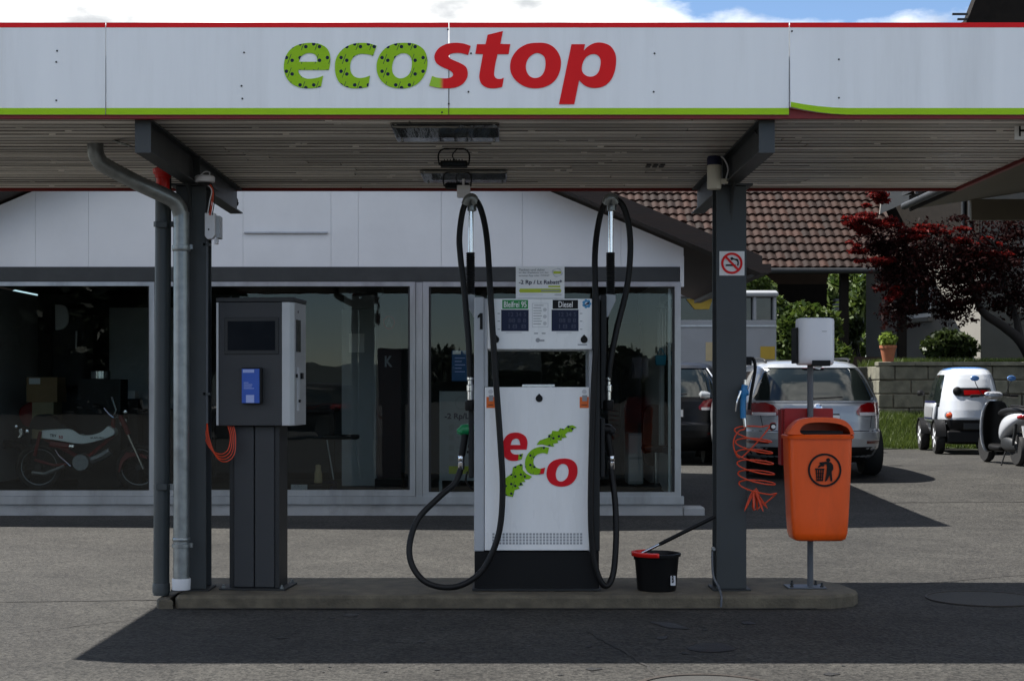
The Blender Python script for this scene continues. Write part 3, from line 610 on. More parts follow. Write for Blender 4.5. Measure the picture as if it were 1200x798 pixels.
for yy in (262, 569):
    q = B().lathe([(.0505, 0), (.056, .001), (.056, .03), (.0505, .031)], PX(190.5, yy+4, 9.66), n=20).build('pipe_clamp', 'pipe_dark', t)
    B().box(X_(198, 9.66), X_(208, 9.66), 9.64, 9.68, Z_(yy+4, 9.66), Z_(yy-2, 9.66)).build('clamp_arm', 'galvanised' if yy > 400 else 'pipe_dark', q)
    B().box(X_(183, 9.6), X_(196, 9.6), 9.59, 9.612, Z_(yy+5, 9.6), Z_(yy-2, 9.6)).build('clamp_plate', 'pipe_dark', q, bevel=.003)

# no-smoking sign
Zs = YP-.098
t = thing('no_smoking_sign', 'square white no-smoking sign with red ring on the right post', 'sign', PX(857, 323, Zs))
B().pbox(843, 872.5, 294.5, 323, Zs, Zs+.0025).build('plate', 'paper_white', t, bevel=.001, seg=1)
def disc(cx, cy, r, n=36): return [(X_(cx+r*math.cos(a), Zs), Z_(cy+r*math.sin(a), Zs)) for a in np.linspace(0, 2*math.pi, n+1)[:-1]]
flat('red_ring', [disc(857.5, 308.7, 12.5), disc(857.5, 308.7, 9.9)], 'logo_red', t, Zs-.0045)
q = lambda pts: [(X_(x, Zs), Z_(y, Zs)) for x, y in pts]
flat('cigarette', [q([(850.5,310),(862,310),(862,312),(850.5,312)])], 'black_plastic', t, Zs-.003)
flat('smoke', [q(outline([(863.5,311.5,1),(864,307),(860,304.5),(857,305),(856,302.5),(858,301.5),(860,303),(864.5,304),(865.7,308),(865.2,311.5,1)]))], 'black_plastic', t, Zs-.003)
flat('red_bar', [q([(849.5,302.2),(851.3,300.4),(865.6,315.2),(863.8,317)])], 'logo_red', t, Zs-.0065)
# height board at the right edge
Zh = ZF+.35
t = thing('height_board', 'white board with black H hanging under the canopy at right edge', 'sign', PX(1210, 163, Zh))
B().pbox(1189, 1290, 139, 164, Zh, Zh+.006).build('board', 'paper_white', t); ptext('letter', 'H', 'black_plastic', t, 1194, 1203, 147, 160, Zh, bold=.02)
# ================================================================== FUEL PUMP
ZP = 9.68
pump = thing('fuel_pump', 'white fuel pump with red and green logo and two display windows', 'fuel pump', PX(629, 691, 9.9))
b = B(); b.pbox(556, 702, 646, 690.5, ZP+.02, ZP+.46); b.build('plinth', 'black_plastic', pump, bevel=.006)
B().pbox(553.5, 704, 690, 691.8, ZP-.03, ZP+.5).build('base_frame', 'steel_dark', pump)
b = B(); b.pbox(568, 690.5, 453.5, 645, ZP, ZP+.44); cab = b.build('cabinet', 'pump_white', pump, bevel=.006)
b = B(); b.pbox(571.5, 694, 350, 409.5, ZP-.03, ZP+.45); hd = b.build('display_head', 'pump_white', pump, bevel=.006)
b = B(); b.pbox(555.5, 567.6, 348, 646, ZP+.01, ZP+.46); lp = b.build('side_post', 'pump_grey', pump, bevel=.008)
b = B(); b.pbox(694.5, 703, 350, 646, ZP+.01, ZP+.46); rp = b.build('side_post', 'pump_dark', pump, bevel=.008)
B().pbox(567.7, 571.4, 350, 453, ZP+.02, ZP+.44).build('inner_upright', 'pump_grey', pump)
B().pbox(690.6, 694.4, 409.8, 646, ZP+.02, ZP+.44).build('inner_upright', 'pump_grey', pump)
B().pbox(571.5, 690.4, 410, 453, ZP+.22, ZP+.226).build('see_through_pane', 'clear_glass', pump)
B().pbox(612, 650, 450.4, 453.3, ZP+.02, ZP+.20).build('catch_strip', 'chrome', pump, bevel=.002)
flat('number', [[(X_(x, ZP+.01), Z_(y, ZP+.01)) for x, y in ((562.6,367),(565.6,367),(565.6,386),(562.4,386),(562.4,371.5),(559.6,373.2),(559.6,370.2))]], 'black_plastic', lp, ZP+.007)
zh = ZP-.03
def prnt(name, x0, x1, y0, y1, m, par, Z, d=.0015): return B().pbox(x0, x1, y0, y1, Z-d, Z-.0002).build(name, m, par)
for x0, x1, lab, mm, tx0, tx1 in ((588, 619.5, 'Bleifrei 95', 'green_label', 590.5, 617), (647, 678, 'Diesel', 'black_plastic', 654.5, 671)):
    prnt('fuel_label', x0+.6, x1-.6, 351.5, 362, mm, hd, zh); ptext('fuel_name', lab, 'paper_white', hd, tx0, tx1, 353.2, 360.3, zh, bold=.012, off=.003)
    lc = prnt('display_window', x0-.6, x1, 363, 388, 'lcd', hd, zh, .003)
    for r in range(3): ptext('digits', ('12 34 5', '88 8 8', '18 8')[r], 'lcd_digit', hd, x0+8, x1-3, 366+r*7, 371+r*7, zh, off=.0045)
    for yy in (367, 376, 385.5): prnt('tick', x1+1.5 if lab == 'Diesel' else x0-5, x1+4.5 if lab == 'Diesel' else x0-2, yy, yy+.8, 'print_grey', hd, zh)
    prnt('caption', x0+5, x1-8, 389.2, 390, 'print_light', hd, zh)
for fr in ((623.5, 642.5, 355.3, 355.9), (623.5, 642.5, 383, 383.6), (623.5, 624.1, 355.9, 383), (641.9, 642.5, 355.9, 383)): prnt('notice_frame', *fr, 'print_light', hd, zh)
for k, (a, c) in enumerate(((626, 637), (625, 634), (625, 635), (625, 634), (625, 635), (625, 633.5), (625, 635), (625, 634))): prnt('notice_line', a, c, 357.5+k*3.1, 358.3+k*3.1, 'print_grey', hd, zh)
for k in range(3): B().lathe([(.012, 0), (.012, .001), (.008, .0012)], PX(638.5, 363+k*8, zh), (0, -1, 0), 12).build('notice_icon', 'print_light', hd)
for a in (626, 634.8): prnt('caption', a, a+4.5, 390, 391.3, 'print_grey', hd, zh)
prnt('maker_mark', 632.5, 638, 398, 400, 'print_grey', hd, zh); B().lathe([(.014, 0), (.014, .001)], PX(630.2, 398.6, zh), (0, -1, 0), 14).build('maker_ring', 'print_grey', hd)
prnt('caption', 677, 688, 403.2, 404.6, 'print_grey', hd, zh)
def drop(cx, cy, r, par, Z): B().lathe([(r, 0), (r, .006), (r*.8, .010), (.001, .010)], PX(cx, cy, Z), (0, -1, 0), 20).build('lock', 'black_plastic', par); flat('lock_cover', [[(X_(x, Z), Z_(y, Z)) for x, y in ((cx-3.6, cy-2.2), (cx, cy-6), (cx+3.6, cy-2.2))]], 'black_plastic', par, Z-.002)
drop(684.5, 398, .022, hd, zh); drop(581, 398, .022, hd, zh); drop(631.8, 467, .022, cab, ZP)
# round blue sticker
for k in range(7):
    a = k*2*math.pi/7; B().lathe([(.010, 0), (.010, .001)], PX(687.5+3.6*math.cos(a), 356+3.6*math.sin(a), zh), (0, -1, 0), 10).build('sticker_dot', 'sign_blue', hd)
flat('sticker_arrow', [[(X_(x, zh), Z_(y, zh)) for x, y in ((684, 358.2), (688.5, 354.5), (691, 353.8), (690, 356.5), (687, 357.5))]], 'navy', hd, zh-.003)
# warning stickers
for x0, x1 in ((570, 580), (679.3, 691)):
    x1 = min(x1, 690); B().lathe([(.015, 0), (.015, .001)], PX((x0+x1)/2, 459, ZP), (0, -1, 0), 16).build('sticker_seal', 'print_light', cab)
    prnt('orange_sticker', x0, x1, 465, 478, 'label_orange', cab, ZP); prnt('sticker_panel', x0+3, x1-2, 463, 470, 'print_grey', cab, ZP, .003)
    prnt('sticker_line', x0+2, x1-2, 474, 474.8, 'brown_leather', cab, ZP, .003)
# ventilation slots
for r in range(4):
    for k in range(27):
        x = 577+k*3.95; prnt('vent_slot', x, x+2.6, 624.5+r*3.5, 627+r*3.5, 'print_grey', cab, ZP, .0012) if r in (0, 3) or k % 1 == 0 else None
# logo on the cabinet
def cl(pts): return [tuple([560+p[0]/4.987, 440+p[1]/4.987]+list(p[2:])) for p in pts]
le = [cl([(257,488,1),(225,497),(190,496),(160,480),(145,450),(143,415),(152,375),(175,345),(210,333),(250,337),(280,358),(290,390),(288,415),(285,432,1),(190,432,1),(196,450),(215,460),(240,460),(264,455,1)]), cl([(192,405,1),(200,380),(220,368),(240,375),(248,405,1)])]
lc_ = [cl([(416,420,1),(380,415),(345,420),(310,438),(285,470),(275,510),(280,545),(300,570),(330,578),(360,577),(385,573,1),(393,537,1),(365,543),(340,535),(325,510),(330,480),(350,460),(380,452),(407,458,1)])]
lo = [cl([(500,484),(540,489),(570,510),(582,545),(577,590),(550,628),(510,646),(465,646),(425,628),(404,595),(402,560),(415,520),(450,493)]), cl([(497,515),(520,525),(530,555),(524,590),(503,613),(480,618),(461,605),(455,575),(462,545),(477,523)])]
up = [cl([(a, c_, 1) for a, c_ in ((343,404),(360,380),(410,362),(412,345),(430,340),(435,322),(470,325),(480,307),(505,312),(525,292),(555,290),(578,303),(560,310),(550,328),(525,330),(510,345),(520,360),(490,365),(490,378),(465,378),(470,393),(440,397),(445,415),(415,412),(380,402))])]
dn = [cl([(a, c_, 1) for a, c_ in ((160,600),(200,570),(205,535),(250,515),(262,520),(262,550),(280,570),(317,590),(300,605),(270,605),(278,620),(255,622),(265,640),(235,645),(245,660),(215,668),(205,708),(160,700))])]
px0 = ORG['fuel_pump'].x
fade_print('logo_e_fade', X_(607, ZP)-px0, X_(609.5, ZP)-px0, lin(186,10,24), lin(112,158,14)); fade_print('logo_c_fade', X_(632, ZP)-px0, X_(635, ZP)-px0, lin(112,158,14), lin(186,10,24))
mat('logo_dark_red', (.66,.010,.020), .4, var=.03, spec=.15)
for nm, lo_, mm in (('logo_letter_e', le, 'logo_dark_red'), ('logo_letter_c', lc_, 'green_percent_small'), ('logo_letter_o', lo, 'logo_dark_red'), ('logo_leaf', up, 'green_percent_small'), ('logo_leaf', dn, 'green_percent_small')):
    flat(nm, [toXZ(l_, ZP) for l_ in lo_], mm, cab, ZP-.0035)
flat('logo_tail', [[(X_(560+x/4.987, ZP), Z_(440+y/4.987, ZP)) for x, y in ((238,461),(264,455),(257,488),(235,494))]], 'green_percent_small', cab, ZP-.006)
flat('logo_tail', [[(X_(560+x/4.987, ZP), Z_(440+y/4.987, ZP)) for x, y in ((368,543),(393,537),(385,573),(362,576))]], 'logo_dark_red', cab, ZP-.006)
# masts, hoses and nozzles: parts of the pump
def mast(xc, s_, top):
    Zm = ZP+.18
    m_ = B().tube([PX(xc, top, Zm), PX(xc-1, 352, Zm)], .0165, 14).build('hose_mast', 'chrome', pump)
    pts = []; rr = []
    for i in range(61): pts.append(PX(xc-.6, 296+i*.82, Zm)); rr.append(.029 if i % 3 else .024)
    B().tube(pts, rr, 14).build('spring_sleeve', 'rubber', m_)
    B().tube(catmull([PX(xc-6, top+4, Zm-.02), PX(xc-3, top-2.5, Zm-.03), PX(xc+2, top-3.5, Zm-.03), PX(xc+5, top+3, Zm-.02)], False, 5), .031, 12).build('hose_saddle', 'galvanised', m_)
    B().lathe([(.02, 0), (.03, .005), (.03, .07), (.02, .08)], PX(xc+1, top+12, Zm), n=14).build('clamp', 'galvanised', m_)
    poly = [(xc-7, 345), (xc+4, 346), (xc+6, 352), (xc+6, 371), (xc+3, 372), (xc-6.5, 354)] if s_ < 0 else [(xc-6, 345), (xc+5, 346), (xc+5, 353), (xc-4, 372), (xc-12, 372), (xc-12, 352)]
    B().prism([(X_(x, Zm), Z_(y, Zm)) for x, y in poly], Zm-.04, Zm+.04).build('mast_bracket', 'pump_grey', m_, bevel=.004)
    return m_
mL = mast(552, -1, 236); mR = mast(716, 1, 236)
# housings beside the posts that carry nozzles
B().pbox(549, 555.3, 480, 560, ZP+.08, ZP+.34).build('nozzle_holster', 'pump_dark', pump, bevel=.01)
B().pbox(703.2, 711, 345, 480, ZP+.10, ZP+.34).build('hose_housing', 'pump_dark', pump, bevel=.01)
B().pbox(703.2, 709, 490, 560, ZP+.08, ZP+.34).build('nozzle_holster', 'pump_dark', pump, bevel=.01)
HR = .0195
def hose(pts, par, r=HR): return B().tube(catmull(pts, False, 9), r, 14).build('hose', 'rubber', par)
hose([PX(551, 446, ZP+.06), PX(549, 400, ZP+.07), PX(544.5, 345, ZP+.10), PX(539.5, 300, ZP+.13), PX(538.5, 275, ZP+.15), PX(543, 245, ZP+.16), PX(551, 233, ZP+.16), PX(560, 238, ZP+.15), PX(567, 258, ZP+.12), PX(571.5, 290, ZP+.05), PX(575, 350, ZP-.06), PX(580, 430, ZP-.075),
      PX(586.5, 520, ZP-.08), PX(589, 575, ZP-.08), PX(584.5, 625, ZP-.08), PX(568, 664, ZP-.085), PX(546, 683, ZP-.10), PX(522, 688, ZP-.10), PX(498, 681, ZP-.08), PX(483, 662, ZP-.04), PX(480, 638, ZP), PX(490, 608, ZP+.04), PX(515, 582, ZP+.08), PX(533, 566, ZP+.10), PX(540, 549, ZP+.12)], mL)
hose([PX(713, 447, ZP+.10), PX(715, 425, ZP+.10), PX(723, 385, ZP+.12), PX(734, 340, ZP+.14), PX(738.5, 300, ZP+.15), PX(737, 265, ZP+.16), PX(729, 240, ZP+.16), PX(717, 233, ZP+.16), PX(707, 242, ZP+.15), PX(700, 270, ZP+.10), PX(697, 310, ZP+.02), PX(699, 390, ZP-.05),
      PX(696, 450, ZP-.05), PX(693, 540, ZP-.05), PX(692.5, 610, ZP-.05), PX(696, 655, ZP-.045), PX(704, 681, ZP-.04), PX(712, 685.5, ZP-.02), PX(719, 670, ZP+.02), PX(722, 630, ZP+.05), PX(721, 590, ZP+.08), PX(717.5, 560, ZP+.11), PX(716, 549, ZP+.12)], mR)
for xc, par in ((551, mL), (713, mR)):
    Zc = ZP+.06 if xc < 600 else ZP+.10
    B().lathe([(.012, 0), (.018, .004), (.018, .06), (.023, .065), (.023, .10), (.015, .105), (.015, .13), (.02, .135), (.02, .15)], PX(xc, 470, Zc), n=16).build('breakaway_coupling', 'chrome', par)
    B().lathe([(.03, -.06), (.034, -.05), (.034, 0), (.026, .008)], PX(xc, 470, Zc), n=16).build('coupling_socket', 'black_plastic', par)
def nozzle(xc, s_, m_, par):                    # s_ = +1: spout points right, into the pump
    Zn = ZP+.12; q = lambda x, y: PX(xc+s_*x, y, Zn)
    body = B().tube(catmull([q(-7.5, 509), q(-6, 506), q(-2, 503.5), q(4, 503), q(9, 501), q(13, 498)], False, 4), [.020]*3+[.030]*4+[.036]*5+[.037]*4+[.034]*3+[.026]*2, 14).build('nozzle', m_, par)
    B().tube([q(11, 499), q(17, 494)], .014, 10).build('spout', 'aluminium', body)
    B().tube(catmull([q(-1, 508), q(-2, 516), q(-4, 528), q(-5, 534)], False, 4), .023, 12).build('grip', 'black_plastic', body)
    B().tube(catmull([q(8, 505), q(9.5, 516), q(8, 526), q(1, 530)], False, 4), .008, 8).build('trigger_guard', 'black_plastic', body)
    B().tube(catmull([q(4, 508), q(5, 516), q(3, 524)], False, 4), .007, 8).build('trigger', 'black_plastic', body)
    B().lathe([(.017, 0), (.021, .006), (.021, .045), (.016, .05), (.021, .056), (.021, .085), (.017, .09)], q(-5.5, 550), n=14).build('swivel', 'chrome', body)
nozzle(546, 1, 'nozzle_green', mL); nozzle(711, -1, 'black_plastic', mR)
B().tube(catmull([PX(548, 552, ZP+.2), PX(546, 562, ZP+.2), PX(551, 571, ZP+.2), PX(556, 573, ZP+.2)], False, 5), .006, 8).build('vapour_tube', 'rubber', pump)
# price card on top of the pump
Zc = ZP+.05
t = thing('price_card', 'white -2 Rp / Lt Rabatt card standing on the fuel pump', 'sign', PX(633, 350, Zc))
B().pbox(604.5, 661.5, 312.5, 349.6, Zc, Zc+.006).build('card', 'paper_white', t)
ptext('headline', '-2 Rp / Lt Rabatt*', 'navy', t, 608, 658.5, 328, 334.5, Zc, bold=.018)
for k, s2 in enumerate(('Tanken und dabei', 'an der Zapfsäule mit der', 'ecostop App oder TWINT')): ptext('small_print', s2, 'print_grey', t, 608, (638, 643, 644)[k], 315+k*3.5, 317.6+k*3.5, Zc, bold=.01)
prnt('yellow_tag', 642.5, 656.5, 334.8, 336.8, 'yellow_green', t, Zc); 
b = B(); b.prism([(X_(x, Zc), Z_(y, Zc)) for x, y in ((608,341),(609.5,338.3),(656.5,338.3),(658,341),(656.5,343),(609.5,343))], Zc-.0015, Zc-.0002); b.build('green_bar', 'yellow_green', t)
B().pbox(634, 656, 340, 341.6, Zc-.003, Zc-.0017).build('bar_print', 'print_grey', t)
B().pbox(608, 636, 345, 345.6, Zc-.0015, Zc-.0002).build('fine_line', 'print_light', t); ptext('small_print', 'ecostop', 'print_grey', t, 650, 658, 344.5, 346.8, Zc, bold=.01)
flat('round_mark', [[(X_(653+6.0*r*math.cos(a), Zc), Z_(319.5+5*r*math.sin(a), Zc)) for a, r in ((2*math.pi*i/40, 1+.08*(1 if i % 10 < 5 else -1)) for i in range(40))], [(X_(653+5.0*math.cos(a), Zc), Z_(319.5+4.1*math.sin(a), Zc)) for a in np.linspace(0, 2*math.pi, 25)[:-1]]], 'print_light', t, Zc-.002)
prnt('mark_bar', 648.5, 657.5, 318, 320.8, 'yellow_green', t, Zc, .0035)

# ================================================================== PAYMENT KIOSK
kx = X_(305, 9.85); ky = 9.86
kio = thing('payment_kiosk', 'dark grey payment kiosk with screen on a twin-profile post', 'kiosk', (kx, ky, zi), rz=math.radians(-5.5), local=True)
zt, zb0 = Z_(354, 9.7)-zi, Z_(499, 9.7)-zi
W2, D2 = .235, .175
b = B(); b.box(-W2, W2-.05, -D2, D2, zb0, zt); kh = b.build('head', 'kiosk_grey', kio, bevel=.006)
b = B(); b.prism([(W2-.052, -D2-.004), (W2-.004, -D2-.004), (W2+.022, -D2+.03), (W2+.022, D2), (W2-.052, D2)], zb0+.002, zt-.002, plane='xy'); b.build('side_shell', 'kiosk_silver', kh, bevel=.003)
B().box(-W2-.006, W2+.026, -D2-.006, D2+.004, zt+.0005, zt+.028).build('lid', 'steel_dark', kh, bevel=.004)
B().box(-W2-.003, -W2+.010, -D2-.006, -D2-.0005, zb0+.004, zt-.004).build('edge_glint', 'kiosk_silver', kh)  # silver strip painting the bright glint along the left edge
yk = -D2; hh = zt-zb0
u0, u1 = -W2+.07, W2-.095
b = B(); b.box(u0-.022, u1+.022, yk-.006, yk-.0005, zt-.365*hh-.045, zt-.17*hh+.035); b.build('screen_bezel', 'steel_dark', kh, bevel=.003)
B().box(u0, u1, yk-.008, yk-.0062, zt-.365*hh-.02, zt-.17*hh+.012).build('screen', 'screen_dark', kh)
a0, a1, c0, c1 = -.065, .062, zt-.82*hh, zt-.53*hh
b = B(); b.box(a0, a1, yk-.045, yk-.001, c0, c1); tm = b.build('card_terminal', 'black_gloss', kh, bevel=.006)
B().box(a0+.003, a1-.012, yk-.049, yk-.0455, c0+.004, c1-.008).build('terminal_face', 'terminal_blue', tm)
B().box(a0+.01, a1-.045, yk-.0505, yk-.0492, c1-.032, c1-.012).build('terminal_header', 'terminal_pale', tm)
B().box(a0+.03, a1-.045, yk-.0505, yk-.0492, c0+.006, c0+.055).build('terminal_sticker', 'terminal_pale', tm)
for k, ln in enumerate((.03, .055, .05, .065)): B().box(a0+.016, a0+.016+ln, yk-.0502, yk-.0492, c0+.094+(3-k)*.012, c0+.098+(3-k)*.012).build('terminal_line', 'terminal_pale', tm)
# right flank: small screen, slot, keys
xs = W2+.0225
B().box(xs, xs+.003, -D2+.07, -D2+.19, zt-.40*hh, zt-.14*hh).build('side_screen', 'screen_dark', kh); B().lathe([(.008, 0), (.008, .003)], (xs, -D2+.12, zt-.075*hh), (1, 0, 0), 12).build('lock', 'black_plastic', kh)
B().box(xs, xs+.004, -D2+.10, -D2+.15, zt-.88*hh, zt-.53*hh).build('slot_plate', 'print_light', kh); B().box(xs, xs+.012, -D2+.19, -D2+.23, zt-.62*hh, zt-.57*hh).build('reader', 'black_plastic', kh); B().box(xs, xs+.008, -D2+.06, -D2+.085, zt-.61*hh, zt-.58*hh).build('reader', 'black_plastic', kh); B().lathe([(.009, 0), (.009, .012)], (xs+.004, -D2+.125, zt-.8*hh), (1, 0, 0), 12).build('key_lock', 'black_plastic', kh)
for a_, c_ in ((-.145, -.012), (-.008, .12)): B().box(a_, c_, -.12, .12, .0125, zb0-.001).build('post_profile', 'kiosk_grey', kio, bevel=.008)
B().box(-.175, -.148, -.10, .10, .0125, zb0-.001).build('cable_duct', 'steel_dark', kio); B().box(.123, .15, -.11, .11, .0125, zb0-.001).build('cable_duct', 'steel_dark', kio)
B().box(-.225, .2, -.17, .17, .001, .012).build('base_plate', 'steel_dark', kio)
for a_, c_ in ((-.20, -.145), (.175, -.145), (-.2, .145), (.175, .145)): B().lathe([(.014, 0), (.014, .01), (.008, .011), (.008, .022)], (a_, c_, .012), n=6).build('anchor_bolt', 'galvanised', kio)

# ================================================================== LITTER BIN, TOWEL DISPENSER
Zb = 9.74
st = thing('litter_bin', 'orange litter bin with tidy-man mark on a grey pole', 'litter bin', PX(948, 689, 9.84))
B().tube([PX(949.5, 690, 9.84), PX(949.5, 420, 9.84)], .0195, 16).build('pole', 'post_grey', st)
b = B(); b.box(X_(921, 9.84), X_(966, 9.84), 9.76, 9.93, zi+.001, zi+.011); bp_ = b.build('base_plate', 'post_grey', st, bevel=.003)
for x, yy in ((926, 9.785), (961, 9.785), (930, 9.90), (958, 9.90)): B().lathe([(.012, 0), (.012, .008), (.007, .009), (.007, .028)], (X_(x, 9.84), yy, zi+.011), n=6).build('anchor_bolt', 'steel_dark', bp_)
cx = X_(955.3, Zb)
def rr(hw, y0, y1, z, n=32, e=5):               # rounded-rectangle ring
    yc, hl = (y0+y1)/2, (y1-y0)/2; R = []
    for i in range(n):
        a = 2*math.pi*i/n; c_, s2 = math.cos(a), math.sin(a); R.append((cx+hw*abs(c_)**(2/e)*(1 if c_ > 0 else -1), yc+hl*abs(s2)**(2/e)*(1 if s2 > 0 else -1), z))
    return R
def loft(rings, cap0=True, cap1=True):
    b = B(); n = len(rings[0]); b.v = [p for r in rings for p in r]
    b.f = [(j*n+i, j*n+(i+1) % n, (j+1)*n+(i+1) % n, (j+1)*n+i) for j in range(len(rings)-1) for i in range(n)]
    if cap0: b.f.append(tuple(reversed(range(n))))
    if cap1: b.f.append(tuple(range((len(rings)-1)*n, len(rings)*n)))
    return b
zt_, zb_ = Z_(512, Zb), Z_(631, Zb)
prof = [(.145, .03, zb_), (.165, .012, zb_+.012), (.176, .006, zb_+.05), (.183, .004, zb_+.15), (.197, .0, zb_+.45), (.203, -.002, zt_-.005)]
bod = loft([rr(hw, Zb-.19+d, Zb+.075-d*.3, z, 40, 6) for hw, d, z in prof]).build('bin_body', 'bin_orange', st, ang=50)
# hood with a rounded mouth: front plate with an opening, and a shell behind it
zr = zt_; rim = loft([rr(.212, Zb-.205, Zb+.08, zr-.006, 40, 6), rr(.2145, Zb-.208, Zb+.08, zr+.012, 40, 6), rr(.206, Zb-.2, Zb+.075, zr+.02, 40, 6)]).build('rim', 'bin_orange', st, ang=50)
hood_out = outline([(917,508,1),(919.5,503),(924,497),(931,491.5),(943,489),(958,488.7),(972,489.5),(982,492.5),(989,499),(993,508,1)])
mouth = outline([(931,506),(931,501.5),(935,497),(943,494.5),(957,494),(972,495.3),(982,498.5),(987,503),(988,508),(985,510),(960,509.5),(938,508.5)])
flat('hood_front', [[(X_(x, Zb), Z_(y, Zb)+.0) for x, y in hood_out], [(X_(x, Zb), Z_(y, Zb)) for x, y in mouth]], 'bin_orange', st, Zb-.195, thick=.006)
ho = [(X_(x, Zb), Z_(y, Zb)) for x, y in hood_out]
b = B(); k = len(ho); nz_ = 8
b.v = [(p[0]+(cx-p[0])*.10*t_*t_, Zb-.19+t_*.255, zr+(p[1]-zr)*(1-.10*t_**3)) for t_ in [i/nz_ for i in range(nz_+1)] for p in ho]
b.f = [(j*k+i, j*k+i+1, (j+1)*k+i+1, (j+1)*k+i) for j in range(nz_) for i in range(k-1)]+[tuple(range(nz_*k, (nz_+1)*k))]
b.build('hood', 'bin_orange', st, solid=.004)
B().pbox(925, 988, 505, 509, Zb-.16, Zb-.02).build('ash_plate', 'black_plastic', st)
b = loft([rr(.20, Zb-.17, Zb+.06, zr+.021, 24, 6), rr(.20, Zb-.17, Zb+.06, zr+.024, 24, 6)]); b.build('dark_liner', 'black_plastic', st)
# tidy-man mark
Zt = Zb-.192; zmk = lambda pts: [(X_(x, Zb), Z_(y, Zb)) for x, y in pts]
cm = lambda cx_, cy_, r, n=40: zmk([(cx_+r*math.cos(a), cy_+r*math.sin(a)) for a in np.linspace(0, 2*math.pi, n+1)[:-1]])
# bin front bows slightly: keep the mark on its flat middle
c4 = lambda pts: [(850+x/4.435, 410+y/4.435) for x, y in pts]
mk = flat('mark_ring', [cm(958.8, 548.7, 19.2), cm(958.8, 548.7, 17)], 'black_plastic', st, Zt-.004)
flat('mark_figure', [cm(962.9, 537.2, 2.3, 16)], 'black_plastic', st, Zt-.004)
flat('mark_figure', [zmk(c4([(455,576),(490,572),(515,576),(525,590),(527,612),(518,622),(522,672),(513,672),(508,640),(495,668),(483,674),(490,640),(494,600),(492,586),(458,586)]))], 'black_plastic', st, Zt-.004)
bars = [[(433,607),(482,607),(480,614),(434,614)], [(437,614),(443,614),(446,670),(441,670)], [(448,614),(454,614),(455,670),(450,670)], [(460,614),(466,614),(464,670),(459,670)], [(471,614),(478,614),(474,670),(468,670)], [(437,630),(478,630),(478,634),(437,634)], [(438,648),(476,648),(476,652),(438,652)], [(440,664),(474,664),(474,671),(440,671)]]
for k, q_ in enumerate(bars): flat('mark_basket', [zmk(c4(q_))], 'black_plastic', st, Zt-.004-.0006*(k % 3))
flat('mark_paper', [zmk(c4([(447,604),(452,592),(468,584),(482,588),(474,600),(470,594),(458,600)]))], 'black_plastic', st, Zt-.004)
t = thing('towel_dispenser', 'white paper towel dispenser on the pole above the orange bin', 'dispenser', PX(954.5, 428, 9.8))
cxd, Zd = X_(955, 9.78), 9.78
def ring_d(hw, d, z, n=36):
    return [(cxd+hw*math.copysign(abs(math.cos(a))**.55, math.cos(a)), Zd+.02-(d*max(0, math.sin(a))**.75 if math.sin(a) > 0 else .09*math.sin(a)*-1*-1), z) for a in np.linspace(0, 2*math.pi, n+1)[:-1]]
z1, z0 = Z_(372.5, 9.7), Z_(427.5, 9.7)
loft([ring_d(.108, .10, z0), ring_d(.116, .125, z0+.012), ring_d(.118, .135, z0+.05), ring_d(.118, .14, z1-.02), ring_d(.115, .135, z1-.005), ring_d(.10, .12, z1)]).build('cover', 'white_plastic', t, ang=50)
B().box(cxd-.128, cxd-.116, Zd-.05, Zd+.12, z0+.01, z1-.06).build('back_plate', 'black_plastic', t, bevel=.004)
B().box(cxd-.04, cxd+.075, Zd-.118, Zd+.02, z0-.008, z0+.028).build('outlet', 'black_plastic', t, bevel=.004)
b = B(); b.prism([(cxd-.02, z0-.022), (cxd+.012, z0-.03), (cxd+.03, z0-.008), (cxd-.03, z0-.008)], Zd-.09, Zd-.088); b.build('paper_tip', 'paper_white', t)
B().box(cxd+.02, cxd+.05, Zd-.1235, Zd-.118, z1-.088, z1-.085).build('print_mark', 'print_grey', t)
t = thing('red_box', 'red metal box fixed to the pole behind the orange bin', 'box', PX(946, 540, 9.9))
b = B(); b.pbox(919, 976.5, 478.5, 545, 9.87, 10.02); b.build('case', 'dull_red', t, bevel=.006); B().pbox(915.5, 918.8, 480, 545, 9.90, 10.01).build('hinge_side', 'dull_red', t)

# ================================================================== AIR GUN AND COIL
t = thing('air_blow_gun', 'blue air gun with orange coiled hose hanging beside the right post', 'air gun', PX(873, 600, 9.72))
Za = 9.63; q = lambda x, y, d=0: PX(x, y, Za+d)
g_ = B().tube(catmull([q(871, 490), q(870.5, 478), q(871, 466), q(872, 457), q(873, 451)], False, 4), [.018]*9+[.022]*4+[.020]*4, 12).build('gun_body', 'air_blue', t)
B().tube([q(866, 461), q(877, 460)], .018, 10).build('gun_head', 'air_blue', g_); B().tube([q(873, 451), q(873, 445)], .010, 8).build('nozzle_tip', 'chrome', g_)
B().tube(catmull([q(868, 458, -.02), q(864, 470, -.03), q(862, 482, -.02)], False, 4), .006, 8).build('lever', 'chrome', g_); B().tube([q(871.5, 488), q(873, 500)], .011, 10).build('fitting', 'chrome', g_)
B().pbox(868, 874, 455, 460, Za+.021, Za+.054).build('hook', 'steel_dark', t)
pts = [q(873, 499), q(872, 503), q(866, 505), q(860, 515), q(861, 528), q(870, 535)]
for i in range(0, 12*5):
    tt = i/10; a = 2*math.pi*tt+.4; pts.append(Vector((X_(881.5+tt*1.0, Za)+.115*math.cos(a), Za-.012+.045*math.sin(a), Z_(500+76*(tt/6)**.9+5*math.cos(a+.9), Za))))
for k in range(8):
    a = k*1.1; pts += [Vector((X_(884, Za)+.085*math.sin(a)*(.6+.05*k), Za-.01+.04*math.cos(a), Z_(598-k % 2*3, Za))), Vector((X_(884, Za)+.01*math.cos(a), Za-.01, Z_(572+k, Za)))]
